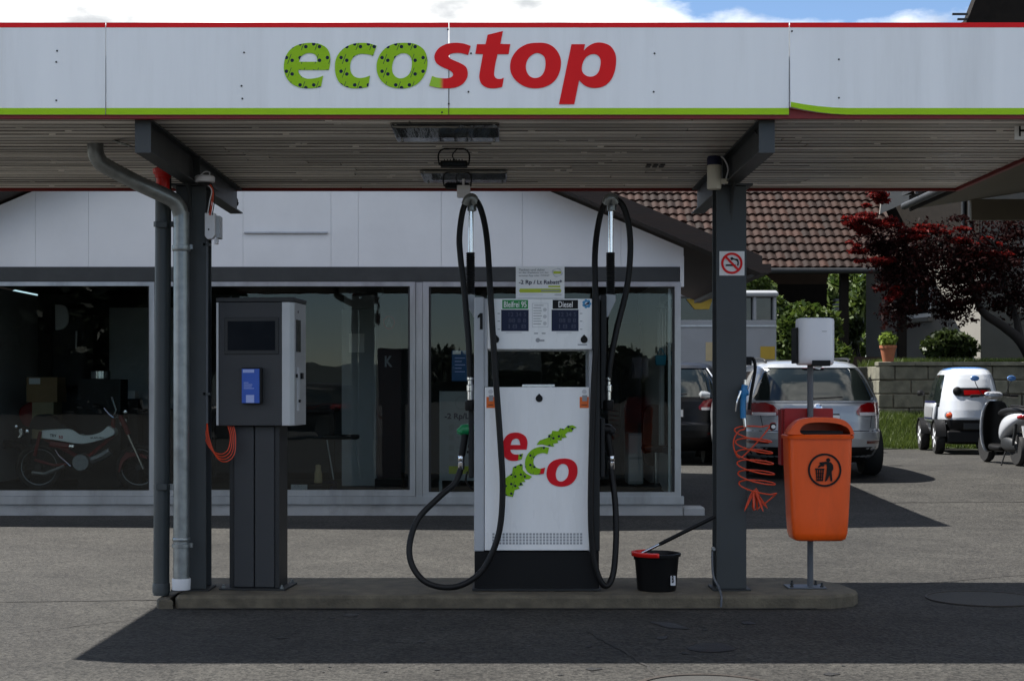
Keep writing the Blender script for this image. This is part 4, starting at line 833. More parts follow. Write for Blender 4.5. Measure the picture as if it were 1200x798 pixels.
B().tube(catmull(pts, False, 4), .0046, 8).build('coil_hose', 'orange_hose', t)
t = thing('black_air_hose', 'black hose looped behind the right post above the silver car', 'hose', PX(884, 470, 9.95))
B().tube(catmull([PX(877, 424, 10.0), PX(882, 420, 10.0), PX(885, 430, 10.0), PX(883, 445, 10.0), PX(880, 462, 10.0), PX(878, 480, 10.0)], False, 6), .011, 10).build('loop', 'rubber', t)
B().pbox(874, 881, 418, 428, 9.97, 10.03).build('holder', 'black_plastic', t)
t = thing('loose_cable', 'thin grey cable hanging down the right post onto the island', 'cable', PX(840, 690, 9.6))
B().tube(catmull([PX(835, 641, 9.67), PX(834.5, 655, 9.665), PX(836, 675, 9.655), PX(842, 687, 9.62), Vector((X_(844, 9.55), 9.53, zi+.008)), Vector((X_(845, 9.5), 9.482, zi-.02)), Vector((X_(845, 9.47), 9.475, .012))], False, 6), .007, 8).build('wire', 'post_grey', t)
B().lathe([(.014, 0), (.014, .02), (.007, .028)], PX(836, 643, 9.672), (0, -1, 0), 10).build('outlet', 'galvanised', t)

# ================================================================== BUCKET WITH SQUEEGEE
Zk = 9.72; cb = PX(769.5, 691, Zk); cb.z = zi
t = thing('bucket', 'black plastic bucket with red rim insert beside the right post', 'bucket', cb)
rt, rb2, hb = .146, .118, .235
B().lathe([(.001, .001), (rb2, .001), (rb2+.004, .01), (rt-.006, hb-.025), (rt-.004, hb-.02), (rt+.006, hb-.018), (rt+.008, hb), (rt, hb+.002), (rt-.006, hb-.01), (rb2-.002, .012), (.001, .012)], cb, n=36).build('pail', 'black_plastic', t, ang=35)
b = B(); n = 24
arc = [math.radians(115+155*i/n) for i in range(n+1)]
b.add([(cb.x+r*math.cos(a), cb.y+r*math.sin(a), cb.z+h) for r, h in ((rt+.012, hb-.016), (rt+.014, hb+.006), (rt-.01, hb+.009), (rt-.035, hb-.03)) for a in arc], [(j*(n+1)+i, j*(n+1)+i+1, (j+1)*(n+1)+i+1, (j+1)*(n+1)+i) for j in range(3) for i in range(n)]); b.build('red_insert', 'red_plastic', t, solid=.003)
b = B(); b.box(cb.x+.075, cb.x+.105, cb.y-.127, cb.y-.112, cb.z+.045, cb.z+.105); lb = b.build('label', 'print_light', t)
ptext('label_mark', 'B', 'black_plastic', lb, 787.3, 789.6, 674, 682.5, Zk-.127, bold=.03)
t2 = thing('window_squeegee', 'squeegee with black handle leaning out of the bucket to the post', 'squeegee', PX(758, 655, Zk))
p0, p1, pm = PX(752, 648, Zk-.02), PX(838, 605, Zk-.08), None; pm = p0.lerp(p1, .24)
B().tube([p0, pm], .009, 10).build('shaft', 'chrome', t2); B().tube([pm, pm.lerp(p1, .05), pm.lerp(p1, .5), p1], [.0105, .0125, .0125, .0135], 12).build('handle', 'black_plastic', t2)
B().bar(p0+Vector((-.045, 0, -.02)), p0+Vector((.05, .03, -.02)), .03, .04).build('sponge_head', 'steel_dark', t2)
# ================================================================== SHOP BUILDING
ZW = 16.0
shop = thing('shop_building', 'white gabled shop with large aluminium show windows', 'building', (-2.2, ZW, 0))
XA, ZA, SL = -2.19, 4.60, .424                    # gable apex and slope
def gable(x): return ZA-SL*abs(x-XA)
xr_ = X_(801, ZW); xl_ = 2*XA-xr_
zt0, zt1 = Z_(330, ZW), Z_(313, ZW)               # band over the windows
edges = [xl_]+[X_(x, ZW) for x in (-300,-180,-60,42,104,285,388,420,517,612,727.5)]+[xr_]
edges = sorted(e for e in edges if e >= xl_)
for a, c in zip(edges, edges[1:]):
    a2, c2 = a+.0012, c-.0012; top = [(c2, gable(c2)-.05)]+([(XA, ZA-.05)] if a2 < XA < c2 else [])+[(a2, gable(a2)-.05)]
    B().prism([(a2, zt1+.001), (c2, zt1+.001)]+top, ZW-.012+random.uniform(-.002, .002), ZW+.05).build('wall_panel', 'wall_white', shop)
B().prism([(xl_+.01, zt1+.003), (xr_-.01, zt1+.003), (xr_-.01, gable(xr_)-.06), (XA, ZA-.06), (xl_+.01, gable(xl_)-.06)], ZW+.051, ZW+.20).build('gable_wall', 'wall_white', shop)
h_ = B(); h_.pbox(286, 384, 271.8, 273.6, ZW-.04, ZW-.013); h_.build('hatch_rail', 'aluminium', shop)
B().box(xl_, xr_-.05, ZW-.03, ZW+.2, zt0+.001, zt1).build('lintel_band', 'band_dark', shop)
B().pbox(797, 801.5, 300, 336, ZW-.02, ZW+.1).build('corner_trim', 'wall_white', shop)
# plinth
zs0 = Z_(590.5, ZW)
B().box(xl_, X_(800, ZW), ZW-.02, ZW+.22, -.05, zs0).build('plinth', 'sill_white', shop, bevel=.01)
B().box(X_(800.5, ZW), X_(826, ZW), ZW-.015, ZW+.25, -.05, Z_(594, ZW)).build('broken_sill', 'sill_white', shop, bevel=.02)
# show windows: frames with panes
def window(x0, x1, y0, y1, fw, par=shop, name='show_window', extra=None, m='shop_glass'):
    wn = B(); a, c, zt, zb = X_(x0, ZW), X_(x1, ZW), Z_(y0, ZW), Z_(y1, ZW); f = fw/F*ZW; d0, d1 = ZW-.025, ZW+.05
    wn.box(a, c, d0, d1, zt-f*.8, zt); wn.box(a, c, d0, d1, zb, zb+f*1.1); wn.box(a, a+f, d0, d1, zb+f*1.1, zt-f*.8); wn.box(c-f, c, d0, d1, zb+f*1.1, zt-f*.8)
    fr = wn.build('window_frame', 'aluminium', par)
    g = f*.35
    for q in ((a+f, a+f+g, zb+f*1.1, zt-f*.8), (c-f-g, c-f, zb+f*1.1, zt-f*.8)): B().box(q[0], q[1], d0+.03, d1-.005, q[2], q[3]).build('glazing_bead', 'steel_dark', fr)
    B().box(a+f-.004, c-f+.004, ZW+.012, ZW+.018, zb+f*1.1-.004, zt-f*.8+.004).build('pane', m, fr)
window(-420, -238, 330.5, 581, 6); window(-230, 181.5, 330.5, 581, 6); window(187, 487, 330.5, 581, 6.5); window(495.5, 797.5, 330.5, 584, 7)
B().box(xl_, X_(801, ZW), ZW-.045, ZW+.06, zs0+.001, Z_(581.3, ZW)).build('bottom_rail', 'aluminium', shop)
for x0, x1 in ((-237.5, -230.5), (182, 186.5), (487.5, 495)): B().pbox(x0, x1, 330.5, 589, ZW-.012, ZW+.06).build('mullion', 'aluminium', shop)
B().pbox(783, 786.5, 338, 577, ZW+.06, ZW+.09).build('side_jamb', 'aluminium', shop)
# room shell
DB = 4.6; zf = .20
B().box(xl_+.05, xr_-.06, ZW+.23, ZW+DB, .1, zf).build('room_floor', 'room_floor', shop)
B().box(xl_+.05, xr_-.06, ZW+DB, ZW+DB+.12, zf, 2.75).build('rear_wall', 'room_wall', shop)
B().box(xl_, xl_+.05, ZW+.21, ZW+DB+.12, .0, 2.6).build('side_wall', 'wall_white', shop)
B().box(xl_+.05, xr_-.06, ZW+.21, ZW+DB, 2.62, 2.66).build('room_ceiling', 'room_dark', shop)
# right flank: low wall, window, pier
B().box(xr_-.055, xr_, ZW+.225, ZW+DB+.12, -.05, .62).build('side_wall', 'wall_white', shop); B().box(xr_-.055, xr_, ZW+1.9, ZW+DB+.12, .622, 2.65).build('side_wall', 'wall_white', shop); B().box(xr_-.055, xr_, ZW+.225, ZW+1.898, 2.42, 2.65).build('side_wall', 'wall_white', shop)
sw = B(); 
for q in ((ZW+.225, ZW+.29, .623, 2.418), (ZW+1.83, ZW+1.897, .623, 2.418), (ZW+.291, ZW+1.829, .623, .69), (ZW+.291, ZW+1.829, 2.35, 2.418)): sw.box(xr_-.05, xr_-.005, *q)
sw = sw.build('side_window_frame', 'aluminium', shop); B().box(xr_-.03, xr_-.024, ZW+.289, ZW+1.831, .688, 2.352).build('pane', 'shop_glass', sw)
# roof with overhanging verge
OV = .42; yf, yb = ZW-OV, ZW+DB+.5
for s_ in (-1, 1):
    xe = XA+s_*(xr_-XA+.75)
    rf = B().prism([(XA, ZA+.02), (XA, ZA+.12), (xe, gable(xe)+.12), (xe, gable(xe)+.02)], yf+.031, yb).build('roof_slope', 'roof_under', shop)
    B().prism([(XA, ZA-.03), (XA, ZA+.15), (xe, gable(xe)+.15), (xe, gable(xe)-.03)], yf, yf+.03).build('barge_board', 'wood_dark', rf)
    B().prism([(XA, ZA-.02), (XA, ZA+.018), (xe, gable(xe)+.018), (xe, gable(xe)-.02)], yf+.032, ZW-.02).build('verge_soffit', 'wood_dark', rf)
    B().box(min(xe, xe+s_*.09), max(xe, xe+s_*.09), yf, yb, gable(xe)-.02, gable(xe)+.07).build('gutter', 'wood_dark', rf)
# light tank/steel fixtures on the frame
# ------------------------------------------------------------------ inside the shop
def inside(name, label, cat, loc): return thing(name, label, cat, loc)
# moped
ZM = 17.5
def q2(x, y): return (x/6.65, 450+y/6.65)
def mp_(pts): return [(X_(a, ZM), Z_(b_, ZM)) for a, b_ in [q2(x, y) for x, y in pts]]
mo = thing('moped', 'small red and white moped parked behind the left show window', 'moped', (X_(105, ZM), ZM, zf))
def wheel(xp, yp, r, par, zc=ZM):
    c = PX(xp, yp, zc); w_ = B().tube([c+Vector(((r-.028)*math.cos(a), 0, (r-.028)*math.sin(a))) for a in np.linspace(0, 2*math.pi, 33)[:-1]], .032, 10, closed=True).build('tyre', 'tyre', par)
    b = B().tube([c+Vector(((r-.062)*math.cos(a), 0, (r-.062)*math.sin(a))) for a in np.linspace(0, 2*math.pi, 33)[:-1]], .009, 8, closed=True); b.build('rim', 'engine', w_)
    b = B()
    for k in range(14): a = k*2*math.pi/14; b.tube([c+Vector((.03*math.cos(a), 0, .03*math.sin(a))), c+Vector(((r-.065)*math.cos(a+.2), 0, (r-.065)*math.sin(a+.2)))], .003, 5)
    b.lathe([(.035, -.05), (.045, -.04), (.045, .04), (.035, .05)], c, (0, 1, 0), 14); b.build('hub_and_spokes', 'steel_dark', w_)
rM = Z_(547, ZM)-zf
wheel(46, 547, rM, mo); wheel(163, 547, rM, mo)
B().prism(mp_([(p[0], p[1]) for p in outline([(340,358,1),(345,420,1),(480,440),(600,460),(680,462),(780,440),(860,415),(905,388),(900,350),(855,325,1),(800,372),(720,395),(650,395),(580,352),(520,345),(400,350)])]), ZM-.09, ZM+.09).build('body_panel', 'moped_white', mo, bevel=.012)
B().prism(mp_([(p[0], p[1]) for p in outline([(250,345,1),(258,300),(300,245),(380,235),(440,265),(520,320),(580,345),(640,388,1),(580,350),(500,342),(340,352)])]), ZM-.11, ZM+.11).build('saddle', 'black_plastic', mo, bevel=.03)
text('side_lettering', 'TRV', 'black_plastic', mo, X_(65, ZM), Z_(510, ZM), ZM-.092, wd=.075, ht=.035, bold=.03); text('side_number', '50', 'dull_red', mo, X_(74, ZM), Z_(511.8, ZM), ZM-.092, wd=.05, ht=.035, bold=.03)
text('side_lettering', 'SUZUKI', 'black_plastic', mo, X_(116, ZM), Z_(512.6, ZM), ZM-.093, wd=.15, ht=.018, bold=.03)
tu = lambda pts, r, nm, m_, par=mo, dy=0: B().tube([PX(*q2(x, y), ZM+dy) for x, y in pts], r, 8).build(nm, m_, par)
tu([(885, 260), (940, 250), (1000, 395), (1120, 660)], .018, 'fork_leg', 'chrome', dy=-.08); tu([(885, 260), (940, 250), (1000, 395), (1120, 660)], .018, 'fork_leg', 'chrome', dy=.08)
tu([(935, 245), (1003, 392)], .028, 'fork_boot', 'moped_red', dy=-.085)
tu([(800, 175), (850, 235), (885, 262)], .012, 'handlebar', 'chrome', dy=-.12); tu([(870, 100), (905, 200), (885, 262)], .012, 'handlebar', 'chrome', dy=.10); tu([(730, 165), (810, 178)], .02, 'handle_grip', 'black_plastic', dy=-.14)
B().lathe([(.03, 0), (.06, .03), (.065, .09), (.055, .1)], PX(*q2(930, 285), ZM), (1, 0, -.1), 18).build('headlamp', 'chrome', mo)
B().lathe([(.012, 0), (.022, .005), (.022, .03), (.01, .035)], PX(*q2(980, 218), ZM-.1), (0, -1, 0), 12).build('turn_signal', 'chrome', mo); B().lathe([(.012, 0), (.022, .005), (.022, .03), (.01, .035)], PX(*q2(215, 368), ZM-.1), (0, -1, 0), 12).build('turn_signal', 'chrome', mo); B().lathe([(.012, 0), (.02, .005), (.02, .03), (.01, .035)], PX(*q2(130, 332), ZM-.05), (0, -1, 0), 12).build('turn_signal', 'chrome', mo)
B().prism(mp_([(150,355),(170,340),(188,350),(188,395),(170,420),(135,418),(160,395)]), ZM-.05, ZM+.05).build('tail_lamp', 'chrome', mo, bevel=.01)
tu([(315, 370), (270, 560)], .02, 'shock_absorber', 'moped_red', dy=-.10); tu([(270, 590), (420, 632), (520, 625)], .016, 'swing_arm', 'moped_red', dy=-.09); tu([(390, 468), (540, 487)], .034, 'exhaust_can', 'moped_red', dy=-.12); tu([(540, 487), (578, 490)], .026, 'exhaust_tip', 'chrome', dy=-.12); tu([(430, 510), (455, 555), (550, 640)], .009, 'kick_stand', 'chrome', dy=-.13)
B().lathe([(.09, -.1), (.10, -.08), (.10, .08), (.09, .1)], PX(*q2(645, 608), ZM), (0, 1, 0), 20).build('engine_case', 'engine', mo); tu([(700, 600), (800, 560), (860, 520)], .05, 'cylinder', 'engine')
tu([(345, 420), (600, 560), (700, 560), (880, 400), (885, 270)], .025, 'frame_tube', 'moped_red')
B().prism(mp_(outline([(990,530,1),(950,590),(930,680,1),(945,678),(975,600),(1060,560),(1150,580,1),(1150,560),(1070,535)])), ZM-.06, ZM+.06).build('front_mudguard', 'moped_red', mo)
tu([(250, 690), (350, 700), (500, 640)], .022, 'exhaust_pipe', 'engine', dy=-.11)
# boxes and shelves behind the moped
t = thing('cardboard_box', 'brown cardboard box with white label on top of a paler box', 'box', PX(48, 472, 18.6)); B().pbox(31, 67, 442, 471, 18.6, 19.0).build('carton', 'cardboard', t); B().pbox(34, 47, 443, 450, 18.595, 18.599).build('label', 'paper_white', t)
t = thing('cardboard_box', 'pale cardboard box carrying the brown one behind the moped', 'box', PX(50, 520, 18.6)); B().box(X_(37, 18.6), X_(62, 18.6), 18.62, 18.98, zf+.55, Z_(471.3, 18.6)).build('carton', 'cardboard_pale', t); B().box(X_(36, 18.6), X_(64, 18.6), 18.6, 19.0, zf, zf+.548).build('plinth', 'room_dark', t)
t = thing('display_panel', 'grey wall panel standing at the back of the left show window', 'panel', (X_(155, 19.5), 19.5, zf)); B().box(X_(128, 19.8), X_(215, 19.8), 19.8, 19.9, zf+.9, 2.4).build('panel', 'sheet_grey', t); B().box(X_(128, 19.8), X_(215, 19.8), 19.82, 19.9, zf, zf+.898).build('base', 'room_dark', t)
t = thing('hooded_machine', 'dark machine with rounded pale screen deep in the left window', 'machine', (X_(75, 19), 19, zf))
B().box(X_(40, 19), X_(130, 19), 19.0, 19.5, zf, 1.35).build('cabinet', 'room_dark', t, bevel=.05); b = B(); b.prism([(X_(x, 18.9), Z_(y, 18.9)) for x, y in outline([(64.5,357,1),(74,358),(79,364),(79,378),(74,385),(65,387,1)])], 18.9, 18.95); b.build('pale_screen', 'print_light', t); B().box(X_(58, 18.96), X_(100, 18.96), 18.96, 19.4, 1.36, 2.4).build('hood', 'room_dark', t, bevel=.06)
B().tube([PX(89.5, 388, 18.9), PX(89, 408, 18.9)], .012, 8).build('rod', 'aluminium', t)
t = thing('metal_can', 'small bright ribbed metal can above the moped handlebar', 'can', PX(118, 444, 18.2)); B().lathe([(.11, 0), (.115, .005), (.115, .09), (.11, .095)], PX(118, 444, 18.2), n=28).build('drum', 'chrome', t); B().box(X_(95, 18.2), X_(145, 18.2), 18.05, 18.4, zf, Z_(444.3, 18.2)).build('stand', 'room_dark', t)
t = thing('small_carton', 'small grey carton on the floor rack left of the window bar', 'box', PX(149, 467, 18.4)); B().pbox(141, 158, 458, 467, 18.4, 18.6).build('carton', 'print_light', t); B().box(X_(138, 18.4), X_(162, 18.4), 18.38, 18.62, zf, Z_(467.2, 18.4)).build('stand', 'room_dark', t)
t = thing('red_machine', 'dull red motorcycle body half hidden behind the boxes', 'motorcycle', (X_(60, 18.8), 19.0, zf)); B().prism([(X_(x, 19.1), Z_(y, 19.1)) for x, y in outline([(22,480),(40,470),(60,480),(95,462),(100,490),(70,500),(30,500)])], 19.1, 19.3).build('tank', 'dull_red', t, bevel=.03)
for xx in (10, 105): B().tube([PX(xx, 545, 19.2)+Vector((.27*math.cos(a), 0, .27*math.sin(a))) for a in np.linspace(0, 2*math.pi, 25)[:-1]], .05, 8, closed=True).build('tyre', 'tyre', t)
# middle window
t = thing('hanging_extractor', 'grey duct hanging from the shop ceiling in the middle window', 'duct', PX(420, 360, 18.2)); B().pbox(394, 447, 333, 346, 18.2, 18.6).build('cap', 'band_dark', t, bevel=.04); B().pbox(403, 439, 346.5, 362, 18.25, 18.55).build('neck', 'print_grey', t); B().box(X_(400, 18.25), X_(440, 18.25), 18.3, 18.5, zf, Z_(362.3, 18.25)).build('column', 'sheet_grey', t)
B().pbox(409, 427, 391, 413, 18.28, 18.299).build('notice', 'paper_white', t)
t = thing('roll_up_banner', 'dark upright banner with pale emblem and letter K', 'banner', PX(456, 560, 17.6)); B().pbox(442, 470, 364, 560, 17.6, 17.61).build('sheet', 'banner', t); B().box(X_(440, 17.6), X_(472, 17.6), 17.5, 17.7, zf, Z_(560.5, 17.6)).build('foot', 'black_plastic', t)
flat('emblem', [[(X_(456+7*math.cos(a), 17.6), Z_(378+8*math.sin(a), 17.6)) for a in np.linspace(0, 2*math.pi, 25)[:-1]], [(X_(456+5.6*math.cos(a), 17.6), Z_(378+6.4*math.sin(a), 17.6)) for a in np.linspace(0, 2*math.pi, 25)[:-1]]], 'dull_red', t, 17.597); ptext('letter', 'K', 'print_grey', t, 451, 460, 417, 430, 17.6, bold=.03); ptext('emblem_letter', 'A', 'print_grey', t, 452, 460, 373, 384, 17.6, bold=.02)
t = thing('sale_bottle', 'small pale bottle standing inside the middle window sill', 'bottle', PX(373, 566, 16.5)); B().lathe([(.035, 0), (.045, .01), (.042, .10), (.03, .15), (.03, .19), (.015, .2)], PX(373, 566, 16.5), n=18).build('flask', 'cardboard_pale', t); B().lathe([(.16, 0), (.16, .02)], PX(373, 569, 16.5), n=18).build('tray', 'room_dark', t); B().box(X_(372, 16.5)-.12, X_(372, 16.5)+.12, 16.4, 16.6, zf, Z_(569.3, 16.5)).build('stand', 'room_dark', t)
t = thing('price_tag', 'small white price card standing at the middle window bottom', 'card', PX(350, 578, 16.3)); B().box(X_(341, 16.3), X_(360, 16.3), 16.3, 16.31, zf, zf+.14).build('card', 'print_light', t); ptext('print', '25.-', 'print_grey', t, 344, 354, 567.5, 570.5, 16.3)
t = thing('folding_chair', 'folded dark chair frame with thin metal legs in the middle window', 'chair', PX(400, 560, 17.2))
for xx in (383, 415): B().tube([PX(xx, 515, 17.2), PX(xx+8, 562, 17.2)], .008, 8).build('leg', 'aluminium', t)
B().bar(PX(380, 512, 17.3), PX(420, 512, 17.3), .3, .05).build('seat', 'room_dark', t, bevel=.015)
t = thing('blue_toolbox', 'dark blue low box inside the middle window', 'box', PX(430, 575, 16.8)); B().box(X_(362, 16.8), X_(392, 16.8), 16.8, 17.1, zf, zf+.13).build('case', 'navy', t, bevel=.02); B().box(X_(372, 16.8), X_(382, 16.8), 16.79, 16.799, zf+.07, zf+.09).build('latch', 'chrome', t)
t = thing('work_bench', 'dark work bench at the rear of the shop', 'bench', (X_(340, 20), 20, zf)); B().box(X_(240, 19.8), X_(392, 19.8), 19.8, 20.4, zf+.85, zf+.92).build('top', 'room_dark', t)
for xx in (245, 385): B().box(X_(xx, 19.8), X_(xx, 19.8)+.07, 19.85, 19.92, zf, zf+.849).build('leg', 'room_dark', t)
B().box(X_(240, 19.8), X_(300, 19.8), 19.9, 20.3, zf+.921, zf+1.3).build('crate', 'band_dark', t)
# right window
Zi = 16.7
t = thing('discount_stand', 'pale -2 Rp/Lt sign stand behind the glass left of the pump', 'sign', PX(540, 575, Zi)); B().pbox(516, 575, 458.5, 563, Zi, Zi+.03).build('board', 'sheet_grey', t); B().pbox(515, 515.9, 458, 566, Zi-.01, Zi+.04).build('frame_bar', 'aluminium', t); B().box(X_(514.5, Zi), X_(518, Zi), Zi, Zi+.03, zf, Z_(563.2, Zi)).build('foot', 'aluminium', t); B().box(X_(570, Zi), X_(574, Zi), Zi, Zi+.03, zf, Z_(563.2, Zi)).build('foot', 'aluminium', t)
ptext('headline', '-2 Rp/Lt R', 'navy', t, 521, 562, 484, 493, Zi, bold=.03); B().pbox(526, 570, 546, 555, Zi-.002, Zi-.0003).build('green_bar', 'yellow_green', t)
for k in range(4): B().pbox(526, 532, 497+k*12, 504+k*12, Zi-.002, Zi-.0003).build('icon', 'print_grey', t)
for k in range(4): B().pbox(535, 555, 499+k*12, 501+k*12, Zi-.002, Zi-.0003).build('text_line', 'print_grey', t)
flat('round_mark', [[(X_(541+8*math.cos(a), Zi), Z_(472+8*math.sin(a), Zi)) for a in np.linspace(0, 2*math.pi, 25)[:-1]], [(X_(541+6.8*math.cos(a), Zi), Z_(472+6.8*math.sin(a), Zi)) for a in np.linspace(0, 2*math.pi, 25)[:-1]]], 'print_grey', t, Zi-.002)
Zq = ZW+.035
t = thing('blue_poster', 'small blue poster on the shop glass behind the left hose', 'poster', PX(542, 446, Zq)); B().pbox(529.5, 553, 410.5, 446.5, Zq, Zq+.003).build('sheet', 'poster_blue', t); B().pbox(530.5, 540, 411, 415, Zq-.0015, Zq-.0003).build('header', 'paper_white', t)
for k in range(5): B().pbox(533, 545-k % 2*4, 419+k*4, 420+k*4, Zq-.0015, Zq-.0003).build('text_line', 'terminal_pale', t)
t = thing('armchair', 'brown leather swivel chair inside the right show window', 'chair', PX(762, 560, 18.0)); b = B(); b.prism([(X_(x, 18), Z_(y, 18)) for x, y in outline([(756,480),(764,474),(776,476),(782,490),(782,540),(776,546),(760,545),(754,536),(753,500)])], 18.0, 18.12); b.build('backrest', 'brown_leather', t, bevel=.03)
B().box(X_(752, 18), X_(782, 18), 17.7, 18.1, zf+.42, zf+.5).build('seat', 'brown_leather', t, bevel=.03); B().tube([(X_(768, 18), 17.9, zf+.42), (X_(768, 18), 17.9, zf+.06)], .03, 10).build('column', 'chrome', t); B().lathe([(.26, 0), (.26, .03), (.05, .06)], (X_(768, 18), 17.9, zf), n=20).build('foot', 'black_plastic', t)
t = thing('filing_cabinet', 'pale filing cabinet standing left of the leather chair', 'cabinet', (X_(745, 18.6), 18.6, zf)); B().box(X_(736, 18.6), X_(754, 18.6), 18.6, 19.1, zf, zf+.62).build('case', 'sheet_grey', t, bevel=.01)
for k in range(2): B().box(X_(737.5, 18.6), X_(752.5, 18.6), 18.59, 18.599, zf+.04+k*.29, zf+.3+k*.29).build('drawer', 'print_light', t)
t = thing('blue_bag', 'small turquoise bag hanging at the right window edge', 'bag', PX(774, 428, 17.2)); B().prism([(X_(x, 17.2), Z_(y, 17.2)) for x, y in ((768,416),(781,416),(780,428),(769,428))], 17.2, 17.3).build('pouch', 'teal', t, bevel=.01); B().tube(catmull([PX(770, 416, 17.25), PX(774.5, 408, 17.25), PX(779, 416, 17.25)], False, 6), .006, 6).build('handle', 'teal', t)
t = thing('curtain', 'pale curtain strip inside the right end of the shop window', 'curtain', PX(775, 420, 17.4)); b = B(); n = 14
b.grid(lambda u, v: (X_(771+9*u, 17.4), 17.4+.03*math.sin(u*18), Z_(362+60*v, 17.4)), n, 6); b.build('cloth', 'paper_white', t, solid=.004); B().tube([PX(768, 361, 17.4), PX(784, 361, 17.4)], .01, 8).build('rail', 'aluminium', t)
t = thing('tall_cupboard', 'tall dark cupboard at the back of the right window', 'cupboard', (X_(725, 19.6), 19.6, zf)); B().box(X_(700, 19.6), X_(752, 19.6), 19.6, 20.1, zf, 2.2).build('case', 'room_wall', t, bevel=.01)
for k in range(2): B().box(X_(701+k*26, 19.6), X_(725.5+k*26, 19.6), 19.58, 19.599, zf+.05, 2.15).build('door', 'room_wall', t)
# ================================================================== VEHICLES
def interp(tab, z):
    zs = [r[0] for r in tab]; return [float(np.interp(z, zs, [r[i] for r in tab])) for i in range(1, len(tab[0]))]
def shell(tab, nz=40, n=72, e=4.5):
    """body made of stacked plan outlines: rows of (height, half width, rear y, front y)"""
    z0, z1 = tab[0][0], tab[-1][0]; zs = sorted(set(list(np.linspace(z0, z1, nz))+[r[0] for r in tab])); b = B()
    for z in zs:
        w_, yr, yf_ = interp(tab, z); yc, hl = (yr+yf_)/2, (yf_-yr)/2
        for i in range(n):
            a = 2*math.pi*(i+.5)/n; c, s = math.cos(a), math.sin(a); b.v.append((w_*math.copysign(abs(c)**(2/e), c), yc+hl*math.copysign(abs(s)**(2/e), s), z))
    k = len(zs); b.f = [(j*n+i, j*n+(i+1) % n, (j+1)*n+(i+1) % n, (j+1)*n+i) for j in range(k-1) for i in range(n)]+[tuple(reversed(range(n))), tuple(range((k-1)*n, k*n))]
    return b
def rear_y(tab, x, z, e=4.5):
    w_, yr, yf_ = interp(tab, z); yc, hl = (yr+yf_)/2, (yf_-yr)/2; t = min(1, abs(x)/w_); return yc-hl*max(0, 1-t**e)**(1/e)
def side_x(tab, y, z, s, e=4.5):
    w_, yr, yf_ = interp(tab, z); yc, hl = (yr+yf_)/2, (yf_-yr)/2; t = min(1, abs(y-yc)/hl); return s*w_*max(0, 1-t**e)**(1/e)
def rpatch(tab, rows, off, nu=14, nv=8, e=4.5):
    """skin on the rear face; rows (z, x0, x1) from bottom to top"""
    b = B(); z0, z1 = rows[0][0], rows[-1][0]
    def g(u, v, o=off):
        z = z0+(z1-z0)*v; xa, xb = interp(rows, z); x = xa+(xb-xa)*u; return (x, rear_y(tab, x, z, e)-o, z)
    b.grid(g, nu, nv); k = len(b.v); b.v += [(p[0], p[1]+off+.02, p[2]) for p in b.v[:k]]; w_ = nu+1
    ring = list(range(w_))+[j*w_+nu for j in range(1, nv+1)]+[nv*w_+i for i in range(nu-1, -1, -1)]+[j*w_ for j in range(nv-1, 0, -1)]
    b.f += [(ring[i], ring[(i+1) % len(ring)], ring[(i+1) % len(ring)]+k, ring[i]+k) for i in range(len(ring))]
    return b
def spatch(tab, rows, off, s, nu=14, nv=8, e=4.5):
    b = B(); z0, z1 = rows[0][0], rows[-1][0]
    def g(u, v):
        z = z0+(z1-z0)*v; ya, yb_ = interp(rows, z); y = ya+(yb_-ya)*u; return (side_x(tab, y, z, s, e)+s*off, y, z)
    return b.grid(g, nu, nv)
def carwheel(t, x, y, r, wd, rim='rim'):
    s = 1 if x > 0 else -1; c = (x, y, r)
    w_ = B().lathe([(r*.62, -wd/2), (r*.93, -wd/2), (r, -wd/2+.03), (r, wd/2-.03), (r*.93, wd/2), (r*.62, wd/2)], c, (1, 0, 0), 32).build('tyre', 'tyre', t)
    B().lathe([(.02, wd*.36), (r*.18, wd*.38), (r*.55, wd*.30), (r*.62, wd*.46), (r*.64, wd*.46), (r*.64, -wd*.3)], c, (s, 0, 0), 32).build('rim', rim, w_)
    for k in range(5):
        a = k*2*math.pi/5; B().bar((x+s*wd*.44, y+.04*math.cos(a), r+.04*math.sin(a)), (x+s*wd*.44, y+r*.6*math.cos(a), r+r*.6*math.sin(a)), .05, .02, up=(1, 0, 0)).build('spoke', rim, w_)
EST = [(.20,.74,.16,4.55),(.28,.84,.07,4.66),(.38,.895,.02,4.74),(.50,.91,.0,4.77),(.585,.91,.0,4.77),(.62,.905,.035,4.76),(.72,.91,.055,4.70),(.82,.908,.065,4.55),(.92,.895,.085,4.30),(.98,.875,.11,3.75),(1.03,.845,.14,3.42),(1.12,.80,.19,3.22),(1.22,.755,.25,3.02),(1.32,.705,.325,2.80),(1.40,.655,.40,2.58),(1.45,.60,.50,2.36),(1.485,.52,.64,2.1),(1.505,.36,.85,1.9),(1.51,.1,1.1,1.6)]
